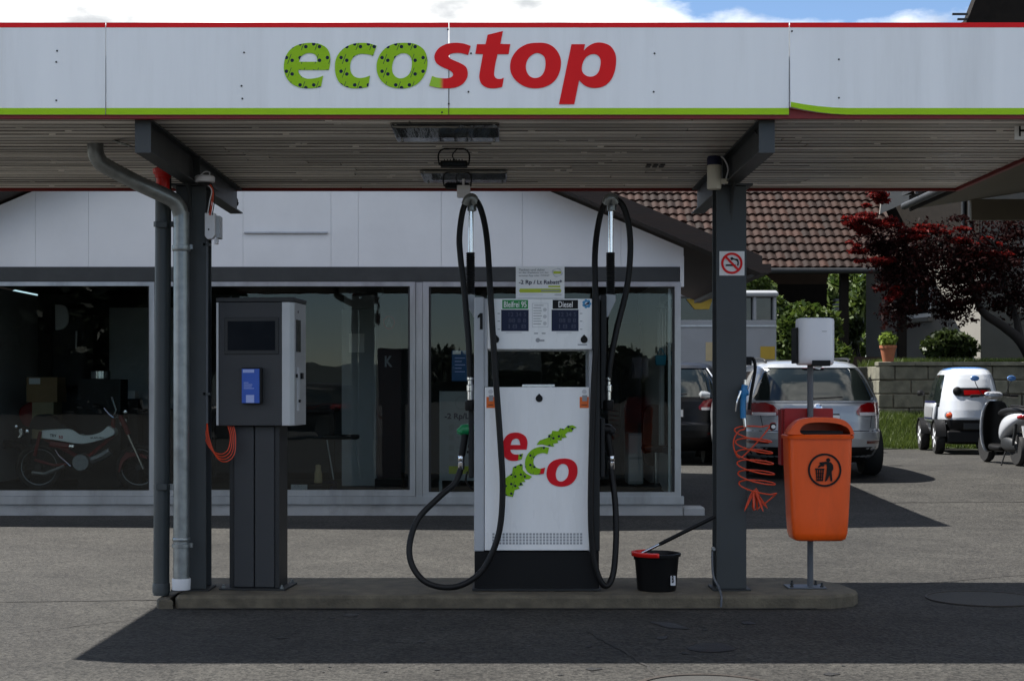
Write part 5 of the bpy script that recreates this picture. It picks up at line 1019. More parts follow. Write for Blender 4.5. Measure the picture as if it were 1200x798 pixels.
def estate(name, label, cat, loc, rz, paint, group=None, rails=True):
    t = thing(name, label, cat, loc, rz, group, local=True); t.scale = (1.07, 1, 1)
    bo = shell(EST, 56, 96).build('body', paint, t, ang=30)
    rg = rpatch(EST, [(.985,-.70,.70),(1.02,-.73,.73),(1.2,-.66,.66),(1.36,-.57,.57),(1.395,-.52,.52)], .006, 24, 10).build('rear_window', 'car_glass', bo)
    B().tube([(-.05, rear_y(EST, 0, 1.03)-.02, 1.01), (.30, rear_y(EST, .3, 1.05)-.02, 1.03)], .008, 6).build('wiper', 'black_plastic', rg)
    rpatch(EST, [(1.405,-.56,.56),(1.43,-.55,.55)], .03, 20, 3).build('roof_spoiler', paint, bo)
    rpatch(EST, [(1.398,-.13,.13),(1.404,-.13,.13)], .034, 8, 2).build('brake_light', 'lamp_dark_red', bo)
    for s in (-1, 1):
        lo_ = lambda a, c: (min(s*a, s*c), max(s*a, s*c))
        rpatch(EST, [(.80,*lo_(.47,.903)),(.84,*lo_(.45,.904)),(.93,*lo_(.52,.885)),(.955,*lo_(.60,.87))], .012, 16, 6).build('tail_lamp', 'lamp_red', bo)
        rpatch(EST, [(.795,*lo_(.50,.74)),(.82,*lo_(.49,.745)),(.835,*lo_(.50,.74))], .016, 8, 3).build('reversing_lamp', 'lamp_clear', bo)
        spatch(EST, [(.80,.15,.42),(.93,.20,.40)], .006, s, 8, 4).build('tail_lamp_side', 'lamp_dark_red', bo)
        spatch(EST, [(1.0,.55,3.1),(1.2,.62,2.85),(1.36,.75,2.55)], .005, s, 24, 6).build('side_window', 'car_glass', bo)
        B().lathe([(.001, 0), (.07, .01), (.095, .06), (.09, .13), (.02, .16)], (s*.90, 3.0, 1.03), (s, 0, .1), 16, sy=.65).build('door_mirror', paint, bo)
        if rails:
            B().tube(catmull([(s*.50, .75, 1.465), (s*.52, .85, 1.515), (s*.53, 1.4, 1.535), (s*.53, 2.1, 1.525), (s*.5, 2.4, 1.47)], False, 5), .016, 8).build('roof_rail', 'black_plastic', bo)
        carwheel(t, s*.80, .95, .325, .215); carwheel(t, s*.80, 3.75, .325, .215)
        rpatch(EST, [(.44,*lo_(.58,.80)),(.475,*lo_(.58,.80))], .006, 8, 2).build('rear_reflector', 'lamp_dark_red', bo)
    rpatch(EST, [(.20,-.66,.66),(.30,-.74,.74),(.40,-.80,.80)], .008, 20, 4).build('lower_bumper', 'black_plastic', bo)
    rpatch(EST, [(.598,-.89,.89),(.606,-.89,.89)], .003, 24, 1).build('bumper_gap', 'black_plastic', bo)
    rpatch(EST, [(.69,-.27,.27),(.82,-.25,.25)], .004, 10, 4).build('plate_recess', 'steel_dark', bo)
    b = B(); b.box(-.25, .25, .035, .042, .70, .80); b.build('number_plate', 'paper_white', bo)
    for s in (-1, 1): rpatch(EST, [(.64,s*.635-.003,s*.635+.003),(.80,s*.66-.003,s*.66+.003)], .003, 1, 6).build('tailgate_gap', 'black_plastic', bo)
    rpatch(EST, [(.955,-.78,.78),(.962,-.78,.78)], .003, 24, 1).build('tailgate_gap', 'black_plastic', bo)
    B().tube([(-.35, .25, .27), (-.35, .02, .26)], .03, 10).build('exhaust', 'chrome', t)
    return t, bo
Zpa = 19.3
est, eb = estate('estate_car', 'silver estate car parked with its rear behind the orange bin', 'car', (X_(960, Zpa), Zpa, gz(20.3)), 0, 'car_silver')
text('badge', 'VARIANT', 'print_grey', eb, -.58, .755, rear_y(EST, -.58, .755)-.008, wd=.13, ht=.018, bold=.02); text('badge', '4MOTION', 'print_grey', eb, .57, .755, rear_y(EST, .57, .755)-.008, wd=.1, ht=.018, bold=.02)
st_ = lambda r, m_, d: B().lathe([(r, 0), (r, .001)], (-.525, rear_y(EST, -.525, .655)-d, .655), (0, -1, .12), 20).build('round_sticker', m_, eb)
st_(.055, 'dull_red', .006); st_(.045, 'black_plastic', .009); st_(.025, 'paper_white', .012)
B().lathe([(.05, 0), (.05, .008), (.04, .012)], (0, rear_y(EST, 0, .90)-.002, .90), (0, -1, .15), 24).build('emblem', 'chrome', eb)
dk, _ = estate('dark_car', 'dark car in shade squeezed between shop wall and right post', 'car', (2.35, 22.2, gz(22.2)), math.radians(-9), 'car_dark', rails=False)
B().tube([(.56, .42, 1.40), (.70, .20, 1.18), (.80, .14, 1.0)], .012, 8).build('pillar_trim', 'chrome', dk)

# tiny two-seat quadricycle
QT = [(.34,.47,.14,2.2),(.40,.50,.07,2.26),(.52,.525,.02,2.30),(.62,.535,.0,2.30),(.75,.535,.02,2.26),(.90,.525,.06,2.12),(1.02,.51,.10,1.95),(1.15,.485,.16,1.80),(1.26,.455,.22,1.66),(1.35,.425,.28,1.52),(1.41,.385,.36,1.42),(1.445,.32,.46,1.32),(1.455,.18,.60,1.15)]
Zq_ = 25.6
tw = thing('quadricycle', 'tiny white bubble quadricycle with blue roof glass by the block wall', 'car', (X_(1141, Zq_), Zq_, gz(Zq_)), math.radians(-7), local=True)
qb = shell(QT, 44, 72, 3.0).build('body', 'micro_white', tw, ang=30)
rp_ = lambda rows, off, nm, m_, nu=14, nv=6: rpatch(QT, rows, off, nu, nv, 3.0).build(nm, m_, qb)
rp_([(.36,-.46,.46),(.45,-.48,.48),(.585,-.49,.49)], .008, 'lower_bumper', 'black_plastic', 20, 5)
rp_([(.98,-.24,.30),(1.02,-.26,.32),(1.09,-.26,.32),(1.12,-.24,.30)], .012, 'lamp_pod', 'black_gloss', 16, 4); rp_([(1.0,-.14,.26),(1.08,-.14,.28)], .02, 'brake_light', 'lamp_red', 12, 3)
for s in (-1, 1):
    if s < 0: B().lathe([(.05, 0), (.075, .01), (.075, .05), (.055, .07), (.001, .08)], (s*.24, rear_y(QT, .24, 1.05, 3.0)+.02, 1.06), (0, -1, 0), 20).build('round_lamp', 'black_plastic', qb)
    B().lathe([(.06, 0), (.065, .012), (.04, .03), (.001, .035)], (s*.36, rear_y(QT, .36, .66, 3.0)+.005, .655), (s*.3, -1, 0), 20, sy=.8).build('turn_signal', 'lamp_orange', qb)
    B().lathe([(.085, 0), (.09, .006), (.06, .012)], (s*.36, rear_y(QT, .36, .66, 3.0)+.004, .655), (s*.3, -1, 0), 20, sy=.8).build('lamp_bezel', 'rim', qb)
    spatch(QT, [(.80,.45,1.75),(1.0,.42,1.6),(1.2,.44,1.38),(1.34,.50,1.2)], .006, s, 14, 6, 3.0).build('door_opening', 'car_glass', qb)
    b = spatch(QT, [(.52,.62,1.62),(.7,.52,1.70),(.86,.50,1.66)], .035, s, 12, 5, 3.0); dr = b.build('door_panel', 'micro_white', qb, solid=.02)
    spatch(QT, [(.60,.72,1.45),(.79,.64,1.5)], .052, s, 8, 4, 3.0).build('door_inset', 'rim', dr); spatch(QT, [(.86,.50,1.66),(.895,.52,1.6)], .048, s, 8, 2, 3.0).build('door_trim', 'navy', dr); spatch(QT, [(.585,.66,1.5),(.61,.66,1.5)], .054, s, 8, 2, 3.0).build('door_trim', 'navy', dr)
    B().lathe([(.001, 0), (.05, .01), (.075, .05), (.07, .1), (.01, .13)], (s*.55, 1.75, 1.02), (s, -.2, .05), 14, sy=.7).build('door_mirror', 'black_plastic', qb)
    for yw in (.38, 2.06):
        carwheel(tw, s*.51, yw, .275, .15, 'rim_white')
        arc = [(yw+.315*math.cos(a), .275+.315*math.sin(a)) for a in np.linspace(math.radians(5), math.radians(175), 12)]; arc2 = [(yw+.29*math.cos(a), .275+.29*math.sin(a)) for a in np.linspace(math.radians(175), math.radians(5), 12)]
        B().prism(arc+arc2, s*.43, s*.60, plane='yz').build('mudguard', 'black_plastic', tw)
b = B(); b.box(-.16, .16, rear_y(QT, 0, .5, 3.0)-.03, rear_y(QT, 0, .5, 3.0)-.022, .43, .53); b.build('number_plate_holder', 'steel_dark', qb)
b = shell([(1.425,.37,.42,1.36),(1.45,.325,.49,1.30),(1.468,.24,.57,1.2),(1.472,.05,.7,1.0)], 8, 48, 3.0); b.build('roof_glass', 'roof_blue', qb)
shell([(.17,.36,.2,2.1),(.22,.42,.12,2.2),(.36,.45,.10,2.24),(.42,.45,.1,2.24)], 8, 48, 5).build('lower_tub', 'black_plastic', tw); B().box(-.42, .42, .06, .30, .19, .40).build('rear_skirt', 'black_plastic', tw, bevel=.03)

# scooter at the right edge (rear towards the camera, front to the left and away)
Zsc = 22.0; s0 = F/Zsc
sc = thing('motor_scooter', 'white and black motor scooter cut off by the right edge', 'scooter', (X_(1186, Zsc), Zsc, gz(Zsc)), 0)
gs = gz(Zsc)
def sp3(x, y, d): Zz = Zsc+d; return PX(x, y, Zz)
dirv = Vector((-.06, .998, 0)); base = Vector((X_(1193, Zsc), Zsc-.05, gs)); side = Vector((.998, .06, 0))
def loc(a, s, h): return base+dirv*a+side*s+Vector((0, 0, h))    # a: forward from the rear axle, s: to the right, h: height
def wh(a, r=.24):
    c = loc(a, 0, r); w_ = B().lathe([(r*.6, -.05), (r*.9, -.055), (r, -.02), (r, .02), (r*.9, .055), (r*.6, .05)], c, side, 28).build('tyre', 'tyre', sc); B().lathe([(.02, -.06), (r*.25, -.05), (r*.55, -.03), (r*.62, -.05), (r*.62, .05), (r*.25, .05), (.02, .06)], c, side, 24).build('rim', 'steel_dark', w_)
wh(0); wh(1.22)
def ribbon(rows, nm, m_, par=sc, sub=1):        # rows: list of (a, h, half width, half height)
    b = B(); n = 14
    for a, h, hw, hh_ in rows:
        for i in range(n):
            an = 2*math.pi*i/n; b.v.append(loc(a, hw*math.copysign(abs(math.cos(an))**.7, math.cos(an)), h+hh_*math.copysign(abs(math.sin(an))**.7, math.sin(an))))
    k = len(rows); b.f = [(j*n+i, j*n+(i+1) % n, (j+1)*n+(i+1) % n, (j+1)*n+i) for j in range(k-1) for i in range(n)]+[tuple(reversed(range(n))), tuple(range((k-1)*n, k*n))]
    return b.build(nm, m_, par, subsurf=sub)
tail = ribbon([(-.34,.73,.06,.035),(-.22,.70,.14,.075),(0,.65,.17,.12),(.25,.58,.165,.15),(.42,.50,.14,.16),(.50,.42,.12,.12)], 'rear_body', 'micro_white')
ribbon([(-.36,.79,.07,.03),(-.2,.80,.14,.05),(.1,.79,.15,.06),(.45,.76,.14,.06),(.55,.73,.11,.04)], 'saddle', 'black_plastic')
ribbon([(-.36,.715,.05,.03),(-.30,.71,.115,.045),(-.15,.69,.155,.04)], 'tail_lamp', 'lamp_red', tail)
B().tube(catmull([loc(-.05, -.14, .86), loc(-.3, -.13, .86), loc(-.42, -.06, .85), loc(-.42, .06, .85), loc(-.3, .13, .86), loc(-.05, .14, .86)], False, 5), .013, 8).build('grab_rail', 'black_plastic', tail)
ribbon([(.45,.24,.13,.05),(.75,.23,.14,.05),(.95,.26,.14,.06)], 'footboard', 'black_plastic')
b = B(); ls = [(1.0, .16, .15), (1.04, .28, .21), (1.02, .55, .235), (.98, .78, .22), (.96, .92, .14)]
b.v = [loc(a-(.09*(u*u)), u*hw, h) for a, h, hw in ls for u in (-1, -.6, -.2, .2, .6, 1)]; b.f = [(j*6+i, j*6+i+1, (j+1)*6+i+1, (j+1)*6+i) for j in range(4) for i in range(5)]
b.build('leg_shield', 'micro_white', sc, solid=.03, subsurf=1)
b = B(); b.v = [loc(a-.035-(.09*(u*u)), u*hw*.86, h+.01) for a, h, hw in ls for u in (-1, -.6, -.2, .2, .6, 1)]; b.f = [(j*6+i, j*6+i+1, (j+1)*6+i+1, (j+1)*6+i) for j in range(4) for i in range(5)]
b.build('inner_shield', 'black_plastic', sc, solid=.02, subsurf=1)
ribbon([(.88,1.0,.12,.04),(.98,1.02,.16,.06),(1.08,.98,.10,.06)], 'handlebar_cover', 'rim')
B().tube([loc(.93, -.34, 1.0), loc(.95, -.15, 1.01), loc(.95, .15, 1.01), loc(.93, .34, 1.0)], .013, 8).build('handlebar', 'black_plastic', sc)
for s in (-1, 1):
    B().tube([loc(.93, s*.24, 1.0), loc(.93, s*.36, 1.0)], .019, 10).build('handle_grip', 'rubber', sc); B().tube([loc(1.0, s*.20, .985), loc(.99, s*.36, .975)], .007, 6).build('brake_lever', 'chrome', sc)
    B().tube([loc(.96, s*.18, 1.02), loc(1.0, s*.25, 1.16), loc(.98, s*.28, 1.22)], .006, 6).build('mirror_stem', 'black_plastic', sc)
    B().lathe([(.001, -.012), (.05, -.008), (.055, .0), (.05, .008), (.001, .014)], loc(.98, s*.28, 1.26), -dirv, 18, sx=1.25, sy=.75).build('mirror', 'roof_blue', sc)
ribbon([(-.1,.27,.07,.07),(.15,.30,.12,.12),(.35,.32,.12,.13),(.5,.33,.1,.1)], 'engine_case', 'steel_dark')
B().tube([loc(-.3, .14, .30), loc(.1, .15, .27)], .05, 12).build('exhaust', 'steel_dark', sc); B().tube([loc(.2, -.12, .2), loc(.16, -.2, .0)], .012, 8).build('side_stand', 'black_plastic', sc); B().tube([loc(-.02, -.10, .30), loc(-.12, -.09, .62)], .022, 10).build('shock_absorber', 'steel_dark', sc)
b = B(); p_ = [loc(-.40, -.1, .42), loc(-.40, .1, .42), loc(-.34, .1, .58), loc(-.34, -.1, .58)]; b.add(p_+[q+dirv*.006 for q in p_], [(0,1,2,3),(7,6,5,4),(0,4,5,1),(1,5,6,2),(2,6,7,3),(3,7,4,0)]); b.build('number_plate', 'paper_white', sc)
ribbon([(1.05,.42,.06,.03),(1.22,.50,.065,.03),(1.42,.42,.05,.03)], 'front_mudguard', 'micro_white')
B().tube([loc(1.0, 0, .9), loc(1.22, -.07, .24)], .022, 8).build('fork', 'steel_dark', sc)

# old white trailer behind the cars
Zt_ = 27.0
tr = thing('box_trailer', 'white box trailer with dark window strip behind the parked cars', 'trailer', (X_(850, Zt_), Zt_, gz(27)))
xa, xb = X_(740, Zt_), X_(910, Zt_); zt2 = Z_(340, Zt_)
B().box(xa, xb, Zt_, Zt_+2.2, .75, Z_(375, Zt_)).build('lower_wall', 'trailer_white', tr, bevel=.02)
B().box(xa, xb, Zt_+.15, Zt_+2.2, Z_(375, Zt_), Z_(348, Zt_)).build('window_strip', 'car_glass', tr)
for xx in (740, 775, 838, 883, 906.5): B().box(X_(xx, Zt_), X_(xx, Zt_)+.05, Zt_+.0, Zt_+.16, Z_(375, Zt_)+.001, Z_(348, Zt_)-.001).build('window_post', 'trailer_white', tr)
B().box(X_(906, Zt_), xb, Zt_+.17, Zt_+2.19, Z_(375, Zt_)+.001, Z_(348, Zt_)-.001).build('end_wall', 'trailer_white', tr)
b = B(); b.prism([(Zt_-.06, Z_(348, Zt_)), (Zt_-.06, zt2-.04), (Zt_+.1, zt2), (Zt_+2.1, zt2), (Zt_+2.26, zt2-.04), (Zt_+2.26, Z_(348, Zt_))], xa-.03, xb+.03, plane='yz'); b.build('roof', 'trailer_white', tr, bevel=.03)
b = B(); b.prism([(X_(x, Zt_), Z_(y, Zt_)) for x, y in ((805,350),(836,350),(832,362),(815,362))], Zt_+.10, Zt_+.14); b.build('yellow_sheet', 'trailer_yellow', tr)
B().box(X_(891, Zt_), X_(908, Zt_), Zt_-.008, Zt_-.001, Z_(421, Zt_), Z_(406, Zt_)).build('yellow_plate', 'trailer_yellow', tr); B().box(X_(827, Zt_), X_(838, Zt_), Zt_-.008, Zt_-.001, Z_(423, Zt_), Z_(401, Zt_)).build('beige_plate', 'cardboard_pale', tr)
B().box(xa, xb, Zt_-.02, Zt_-.001, Z_(383, Zt_), Z_(381, Zt_)).build('trim_rail', 'aluminium', tr)
for xx in (785, 870): B().lathe([(.2, -.1), (.32, -.1), (.34, -.06), (.34, .06), (.32, .1), (.2, .1)], (X_(xx, Zt_), Zt_+.3, gz(27)+.34), (0, 1, 0), 24).build('wheel', 'tyre', tr)
B().box(xa+.1, xb-.1, Zt_+.3, Zt_+2, .55, .749).build('chassis', 'steel_dark', tr)

# ================================================================== BARN WITH TILED ROOF
ZBn = 34.0; ye = ZBn; ze = Z_(315, ZBn); pit = math.radians(36)
barn = thing('open_barn', 'open timber barn with brown tiled roof behind the cars', 'barn', (4.5, ZBn+3, .3))
bx0, bx1 = X_(560, ZBn), X_(1066, ZBn); run = 4.6
def rp3(x, d, up=0): return Vector((x, ye+d*math.cos(pit)-up*math.sin(pit), ze+d*math.sin(pit)+up*math.cos(pit)))
dlen = run/math.cos(pit)
b = B(); v = [rp3(bx0, 0, -.06), rp3(bx1, 0, -.06), rp3(bx1, dlen, -.06), rp3(bx0, dlen, -.06), rp3(bx0, 0, 0), rp3(bx1, 0, 0), rp3(bx1, dlen, 0), rp3(bx0, dlen, 0)]
b.add(v, [(0,3,2,1),(4,5,6,7),(0,1,5,4),(1,2,6,5),(2,3,7,6),(3,0,4,7)]); roof = b.build('roof_deck', 'roof_under', barn)
yr_ = ye+run; zr_ = ze+run*math.tan(pit)
b = B(); b.add([(bx0, yr_, zr_), (bx1, yr_, zr_), (bx1, yr_+run, ze), (bx0, yr_+run, ze), (bx0, yr_, zr_-.08), (bx1, yr_, zr_-.08), (bx1, yr_+run, ze-.08), (bx0, yr_+run, ze-.08)], [(0,1,2,3),(7,6,5,4),(0,4,5,1),(1,5,6,2),(2,6,7,3),(3,7,4,0)]); b.build('rear_roof_slope', 'roof_under', barn)
TW, TL = .185, .335
def tile_geo():
    b = B(); n = 8; prof = [.0, .006, .018, .029, .032, .028, .016, .004, .0]
    for dd, lift in ((-.02, .060), (TL+.05, .010)):
        for th in (0, -.045):
            for i in range(n+1): b.v.append((TW*1.06*(i/n-.5), dd, prof[i]+lift+th))
    k = n+1
    for i in range(n): b.f += [(i, i+1, 2*k+i+1, 2*k+i), (k+i+1, k+i, i, i+1)[::-1] if False else (i, k+i, k+i+1, i+1), (k+i, 3*k+i, 3*k+i+1, k+i+1)]
    return b
tg = tile_geo(); tme = None
R = Matrix(((1, 0, 0), (0, math.cos(pit), -math.sin(pit)), (0, math.sin(pit), math.cos(pit)))).to_4x4()
ncol = int((bx1-bx0)/TW); nrow = int(dlen/TL); cells = []
for r in range(nrow):
    for c in range(ncol):
        x = bx0+TW*(c+.5); p = rp3(x, r*TL, .0); px_ = VX+F*p.x/p.y; py_ = VY-F*(p.z-H)/p.y
        vis = px_ > 690 and py_ > 222 and not (px_ < 838 and py_ > 225+(px_-665)*.47) and not (835 < px_ < 878) and not (px_ > 1015 and py_ < 290)
        cells.append((vis, py_, c, r, p))
cells.sort(key=lambda q: (-q[0], -q[1])); org = ORG[barn.name]; first = None; rest = B()
for k, (vis, py_, c, r, p) in enumerate(cells):
    jz = random.uniform(-.006, .008); jr = random.uniform(-.045, .045)
    if k < 300 and vis:
        Mx = Matrix.Translation(p-org+Vector((random.uniform(-.006, .006), 0, jz))) @ R @ Matrix.Rotation(jr, 4, 'Z')
        if first is None:
            first = tg.build('roof_tile', 'roof_tile', roof, ang=60); me = first.data
            for v_ in me.vertices: v_.co = Vector(v_.co)+org
        else:
            o = first.copy(); C.objects.link(o); o.parent = roof; first_ = o
        (first if k == 0 else o).matrix_local = Mx
    else:
        Mx = Matrix.Translation(p+Vector((0, 0, jz))) @ R @ Matrix.Rotation(jr, 4, 'Z'); rest.add([Mx @ Vector(v_) for v_ in tg.v], tg.f)
rs = rest.build('roof_tiles', 'roof_tile', roof, ang=60); rs['kind'] = 'stuff'
B().tube([(bx0, ye-.05, ze-.05), (bx1, ye-.05, ze-.05)], .07, 10).build('gutter', 'steel_dark', barn)
gb = gz(34)
for px_ in (700, 790, 880, 990, 1058): B().box(X_(px_, ZBn+.3)-.09, X_(px_, ZBn+.3)+.09, ZBn+.3, ZBn+.48, gb, ze-.05).build('post', 'wood_black', barn)
B().box(bx0+.1, bx1-.1, ZBn+.28, ZBn+.50, ze-.045, ze+.12).build('wall_plate', 'wood_black', barn)
B().box(bx0+.1, X_(969, ZBn+8), ZBn+8, ZBn+8.2, gb, ze+.2).build('rear_wall', 'wood_black', barn); B().box(X_(969, ZBn+8)+.001, bx1-.1, ZBn+8, ZBn+8.2, Z_(338, ZBn+8), ze+.2).build('rear_header', 'wood_black', barn)
B().box(bx0+.1, bx0+.25, ZBn+.6, ZBn+7.9, gb, ze).build('end_wall', 'wood_black', barn)
B().box(X_(969, ZBn+8)+.002, bx1-.1, ZBn+7.0, ZBn+7.2, gb, Z_(398, ZBn+7)).build('low_wall', 'roof_under', barn)
B().box(X_(940, ZBn+1), X_(1030, ZBn+1), ZBn+.6, ZBn+.8, gb, Z_(418, ZBn+.6)).build('front_low_wall', 'roof_under', barn)
t = thing('tile_stack', 'stack of pale tiles glimpsed at the back of the barn', 'tiles', (X_(981, 41), 41, Z_(398, 41)))
for k in range(7):
    wd_ = 16-k*1.6; B().bar(PX(981-wd_/2, 383-k*5.2, 41), PX(981+wd_/2, 383-k*5.2, 41), .3, .05).build('tile', 'sheet_grey', t)
B().box(X_(972, 41), X_(992, 41), 40.9, 41.15, Z_(398, 41), Z_(386, 41)).build('pallet', 'wood_dark', t)
t = thing('watering_can', 'small yellow can on the low wall inside the barn', 'can', PX(1004, 417, 34.7)); B().lathe([(.16, 0), (.17, .02), (.15, .38), (.10, .42)], PX(1003, 418, 34.7)+Vector((-.45, 0, 0)), n=18).build('body', 'trailer_yellow', t); B().tube(catmull([PX(1003, 418, 34.7)+Vector(q_) for q_ in ((-.6, 0, .3), (-.5, 0, .55), (-.35, 0, .4))], False, 5), .012, 6).build('handle', 'trailer_yellow', t)

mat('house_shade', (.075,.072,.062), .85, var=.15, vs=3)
# ================================================================== TERRACE, BLOCK WALL, HOUSE
ter = 1.80
ZR = 29.6; wx0, wx1 = X_(1030, ZR), 16.0
b = B(); b.add([(wx0+.28, ZR+.28, ter), (60, ZR+.28, ter), (60, 90, ter+.3), (wx0+.28, 90, ter+.3), (wx0+.28, ZR+.28, -.3), (60, ZR+.28, -.3), (60, 90, -.3), (wx0+.28, 90, -.3)], [(0,1,2,3),(0,4,5,1),(3,7,4,0)]); o = b.build('terrace', 'soil', None); o['kind'] = 'structure'
b = B(); gx0, gx1 = wx0-.7, 14.0
b.grid(lambda u, v: (gx0+(gx1-gx0)*u, 28.0+1.55*v, gz(28)+.01+.56*sm(v)*sm(u*24/1.6+.15)+.015*math.sin(u*37)), 24, 6); o = b.build('grass_bank', 'turf', None); o['kind'] = 'structure'
rw = thing('block_wall', 'weathered retaining wall of pale concrete blocks', 'wall', (wx0+2, ZR, .5))
bh = .27
rows_ = [(.72+bh*i) for i in range(4)]
for r, z in enumerate(rows_):
    x = wx0+(0 if r % 2 == 0 else -.0); k = 0
    while x < 12:
        L_ = (.62 if (k or r % 2 == 0) else .31)*random.uniform(.93, 1.07); d = random.uniform(-.02, .02)
        B().box(x, x+L_-.018, ZR+d, ZR+.26, z, z+bh-.018).build('block', 'block_stone', rw, bevel=.015, seg=1); x += L_; k += 1
    y = ZR+.28
    while y < 33:
        L_ = .62; B().box(wx0+random.uniform(-.02, .02), wx0+.26, y, y+L_-.018, z, z+bh-.018).build('block', 'block_stone', rw, bevel=.015, seg=1); y += L_
B().box(wx0+.03, 12, ZR+.04, ZR+.25, .1, rows_[-1]+bh-.04).build('mortar_core', 'concrete', rw); B().box(wx0+.03, wx0+.25, ZR+.251, 33, .1, rows_[-1]+bh-.04).build('mortar_core', 'concrete', rw)
x = wx0
for k in range(8):
    B().box(x-.02, x+.70, ZR-.03+random.uniform(-.01, .01), ZR+.28, rows_[-1]+bh-.01, rows_[-1]+bh+.07).build('cap_stone', 'block_stone', rw, bevel=.015, seg=1); x += .72
ztop = rows_[-1]+bh+.07
cp = Vector((X_(1041, ZR+.1), ZR+.12, ztop)); pt = thing('flower_pot', 'terracotta pot with small green plant on the block wall', 'flower pot', cp)
B().lathe([(.10, 0), (.15, .26), (.165, .265), (.165, .32), (.145, .32), (.13, .28), (.001, .27)], cp, n=24).build('pot', 'terracotta', pt); leaves('plant', 'leaf_bright', pt, [(cp.x, cp.y, cp.z+.42, .17, .17, .15)], 500, .05, seed=3)
# house with rendered walls, corner towards the yard
hc = Vector((X_(1149, 33.5), 33.5, ter)); dA = Vector((-.19, .98, 0)).normalized(); dB = Vector((.97, -.24, 0)).normalized()
hs = thing('rendered_house', 'rendered house with sunlit corner behind the maple', 'house', hc); HT = 9.0
def wall(p, d, ln, z0, z1, th, nrm, m_, nm, par=hs):
    a = p; c = p+d*ln; b = B(); vs = []
    for z in (z0, z1):
        for q_ in (a, c, c-nrm*th, a-nrm*th): vs.append((q_.x, q_.y, z))
    b.add(vs, [(0,3,2,1),(4,5,6,7),(0,1,5,4),(1,2,6,5),(2,3,7,6),(3,0,4,7)]); return b.build(nm, m_, par)
nA = Vector((-.98, -.19, 0)).normalized(); nB = Vector((-.24, -.97, 0)).normalized()
wall(hc, dA, 5.9, ter-.2, 4.35, .3, nA, 'plaster', 'side_wall'); wall(hc+nA*.03, dA, 5.9, 4.352, HT, .3, nA, 'wood_black', 'shaded_upper_wall'); B().prism([(X_(x, 31.6), Z_(y, 31.6)) for x, y in ((1034,224),(1092,224),(1031,251))], 31.6, 31.66).build('pale_gable_sheet', 'plaster', hs); wall(hc+dB*.002, dB, 9, ter-.2, HT, .3, nB, 'house_shade', 'front_wall')  # upper side wall coloured dark to stand in for shade under the eave
B().prism([(X_(x, 32.2), Z_(y, 32.2)) for x, y in ((1126,45),(1143,0),(1152,-22),(1330,-60),(1330,45))], 32.2, 32.6).build('upper_gable', 'wood_black', hs)
def hwin(p, d, nrm, s0_, w_, z0, z1):
    o_ = p+d*s0_+nrm*.004; fr = wall(o_, d, w_, z0, z1, .02, -nrm, 'paper_white', 'window'); wall(o_+d*.1+nrm*.022, d, w_-.2, z0+.1, z1-.1, .006, -nrm, 'car_glass', 'pane', fr); wall(o_+d*(w_/2-.03)+nrm*.030, d, .06, z0+.1, z1-.1, .01, -nrm, 'paper_white', 'glazing_bar', fr); wall(o_-d*.08+nrm*.0, d, w_+.16, z0-.10, z0-.002, .12, -nrm, 'plaster', 'sill', fr)
hwin(hc, dA, nA, 2.3, 1.35, Z_(372, 36), Z_(325, 36)); hwin(hc, dB, nB, .9, 1.0, 3.1, 4.5)
for dd in (.30, .62): B().tube(catmull([hc+dA*dd+nA*.08+Vector((0, 0, HT-1.8-.01)), hc+dA*dd+nA*.08+Vector((0, 0, 2.75)), hc+dA*dd+nA*.08+Vector((0, 0, 2.45)), hc+dA*(dd+.12)+nA*.08+Vector((0, 0, 2.25)), hc+dA*(dd+.35)+nA*.04+Vector((0, 0, 2.2))], False, 5), .05, 10).build('downpipe', 'steel_dark', hs)
b = B(); e0 = hc+nA*1.1-dA*1.2; e1 = hc+nA*1.1+dA*6.6; u_ = -nA*6.0+Vector((0, 0, 3.2)); zz = Vector((0, 0, HT-ter-.4))
v = [e0+zz, e1+zz, e1+u_+zz, e0+u_+zz]; b.add(v+[q_+Vector((0, 0, .22)) for q_ in v], [(3,2,1,0),(4,5,6,7),(0,1,5,4),(1,2,6,5),(2,3,7,6),(3,0,4,7)]); b.build('main_roof', 'wood_black', hs)
for k in range(2): B().bar(PX(1116+k*6, 17+k*6, 32.25), PX(1134, 17+k*6, 32.25), .05, .04).build('snow_guard', 'steel_dark', hs)
# lean-to eave over the scooter side
lt = thing('lean_to_roof', 'pale-ceilinged eave with dark gutter reaching in from the right', 'roof', (7.5, 22, 0))
gx, y0_, y1_ = 6.5, 13.0, 24.4; zg = Z_(250, y1_)+.06
b = B(); b.prism([(gx, zg), (gx, zg+.22), (12.5, zg+1.5), (12.5, zg+.9)], y0_, y1_); b.build('ceiling', 'plaster_cream', lt)
B().prism([(gx-.12, zg+.221), (gx-.12, zg+.30), (12.5, zg+1.62), (12.5, zg+1.502)], y0_-.1, y1_+.1).build('roofing', 'steel_dark', lt)
B().tube([(gx-.11, y0_, zg+.05), (gx-.11, y1_, zg+.05)], .055, 12).build('gutter', 'steel_dark', lt); B().box(gx-.03, gx-.002, y0_, y1_, zg-.03, zg+.22).build('fascia_board', 'wood_black', lt)
B().box(X_(1138, y1_-.1), 12.4, y1_-.12, y1_-.02, zg+.14-.32, zg+.15).build('end_beam', 'plaster_cream', lt)
for k in range(4): B().box(gx-.20, gx-.02, y1_-1-1.5*k, y1_-.95-1.5*k, zg+.13, zg+.16).build('gutter_bracket', 'chrome', lt)
B().box(12.2, 12.4, y0_, y1_-.2, gz(20), zg+.85).build('wall', 'wood_black', lt)
for yy in (15.0, 24.2): B().box(11.9, 12.1, yy-.1, yy+.1, gz(20), zg+.8).build('post', 'wood_black', lt)

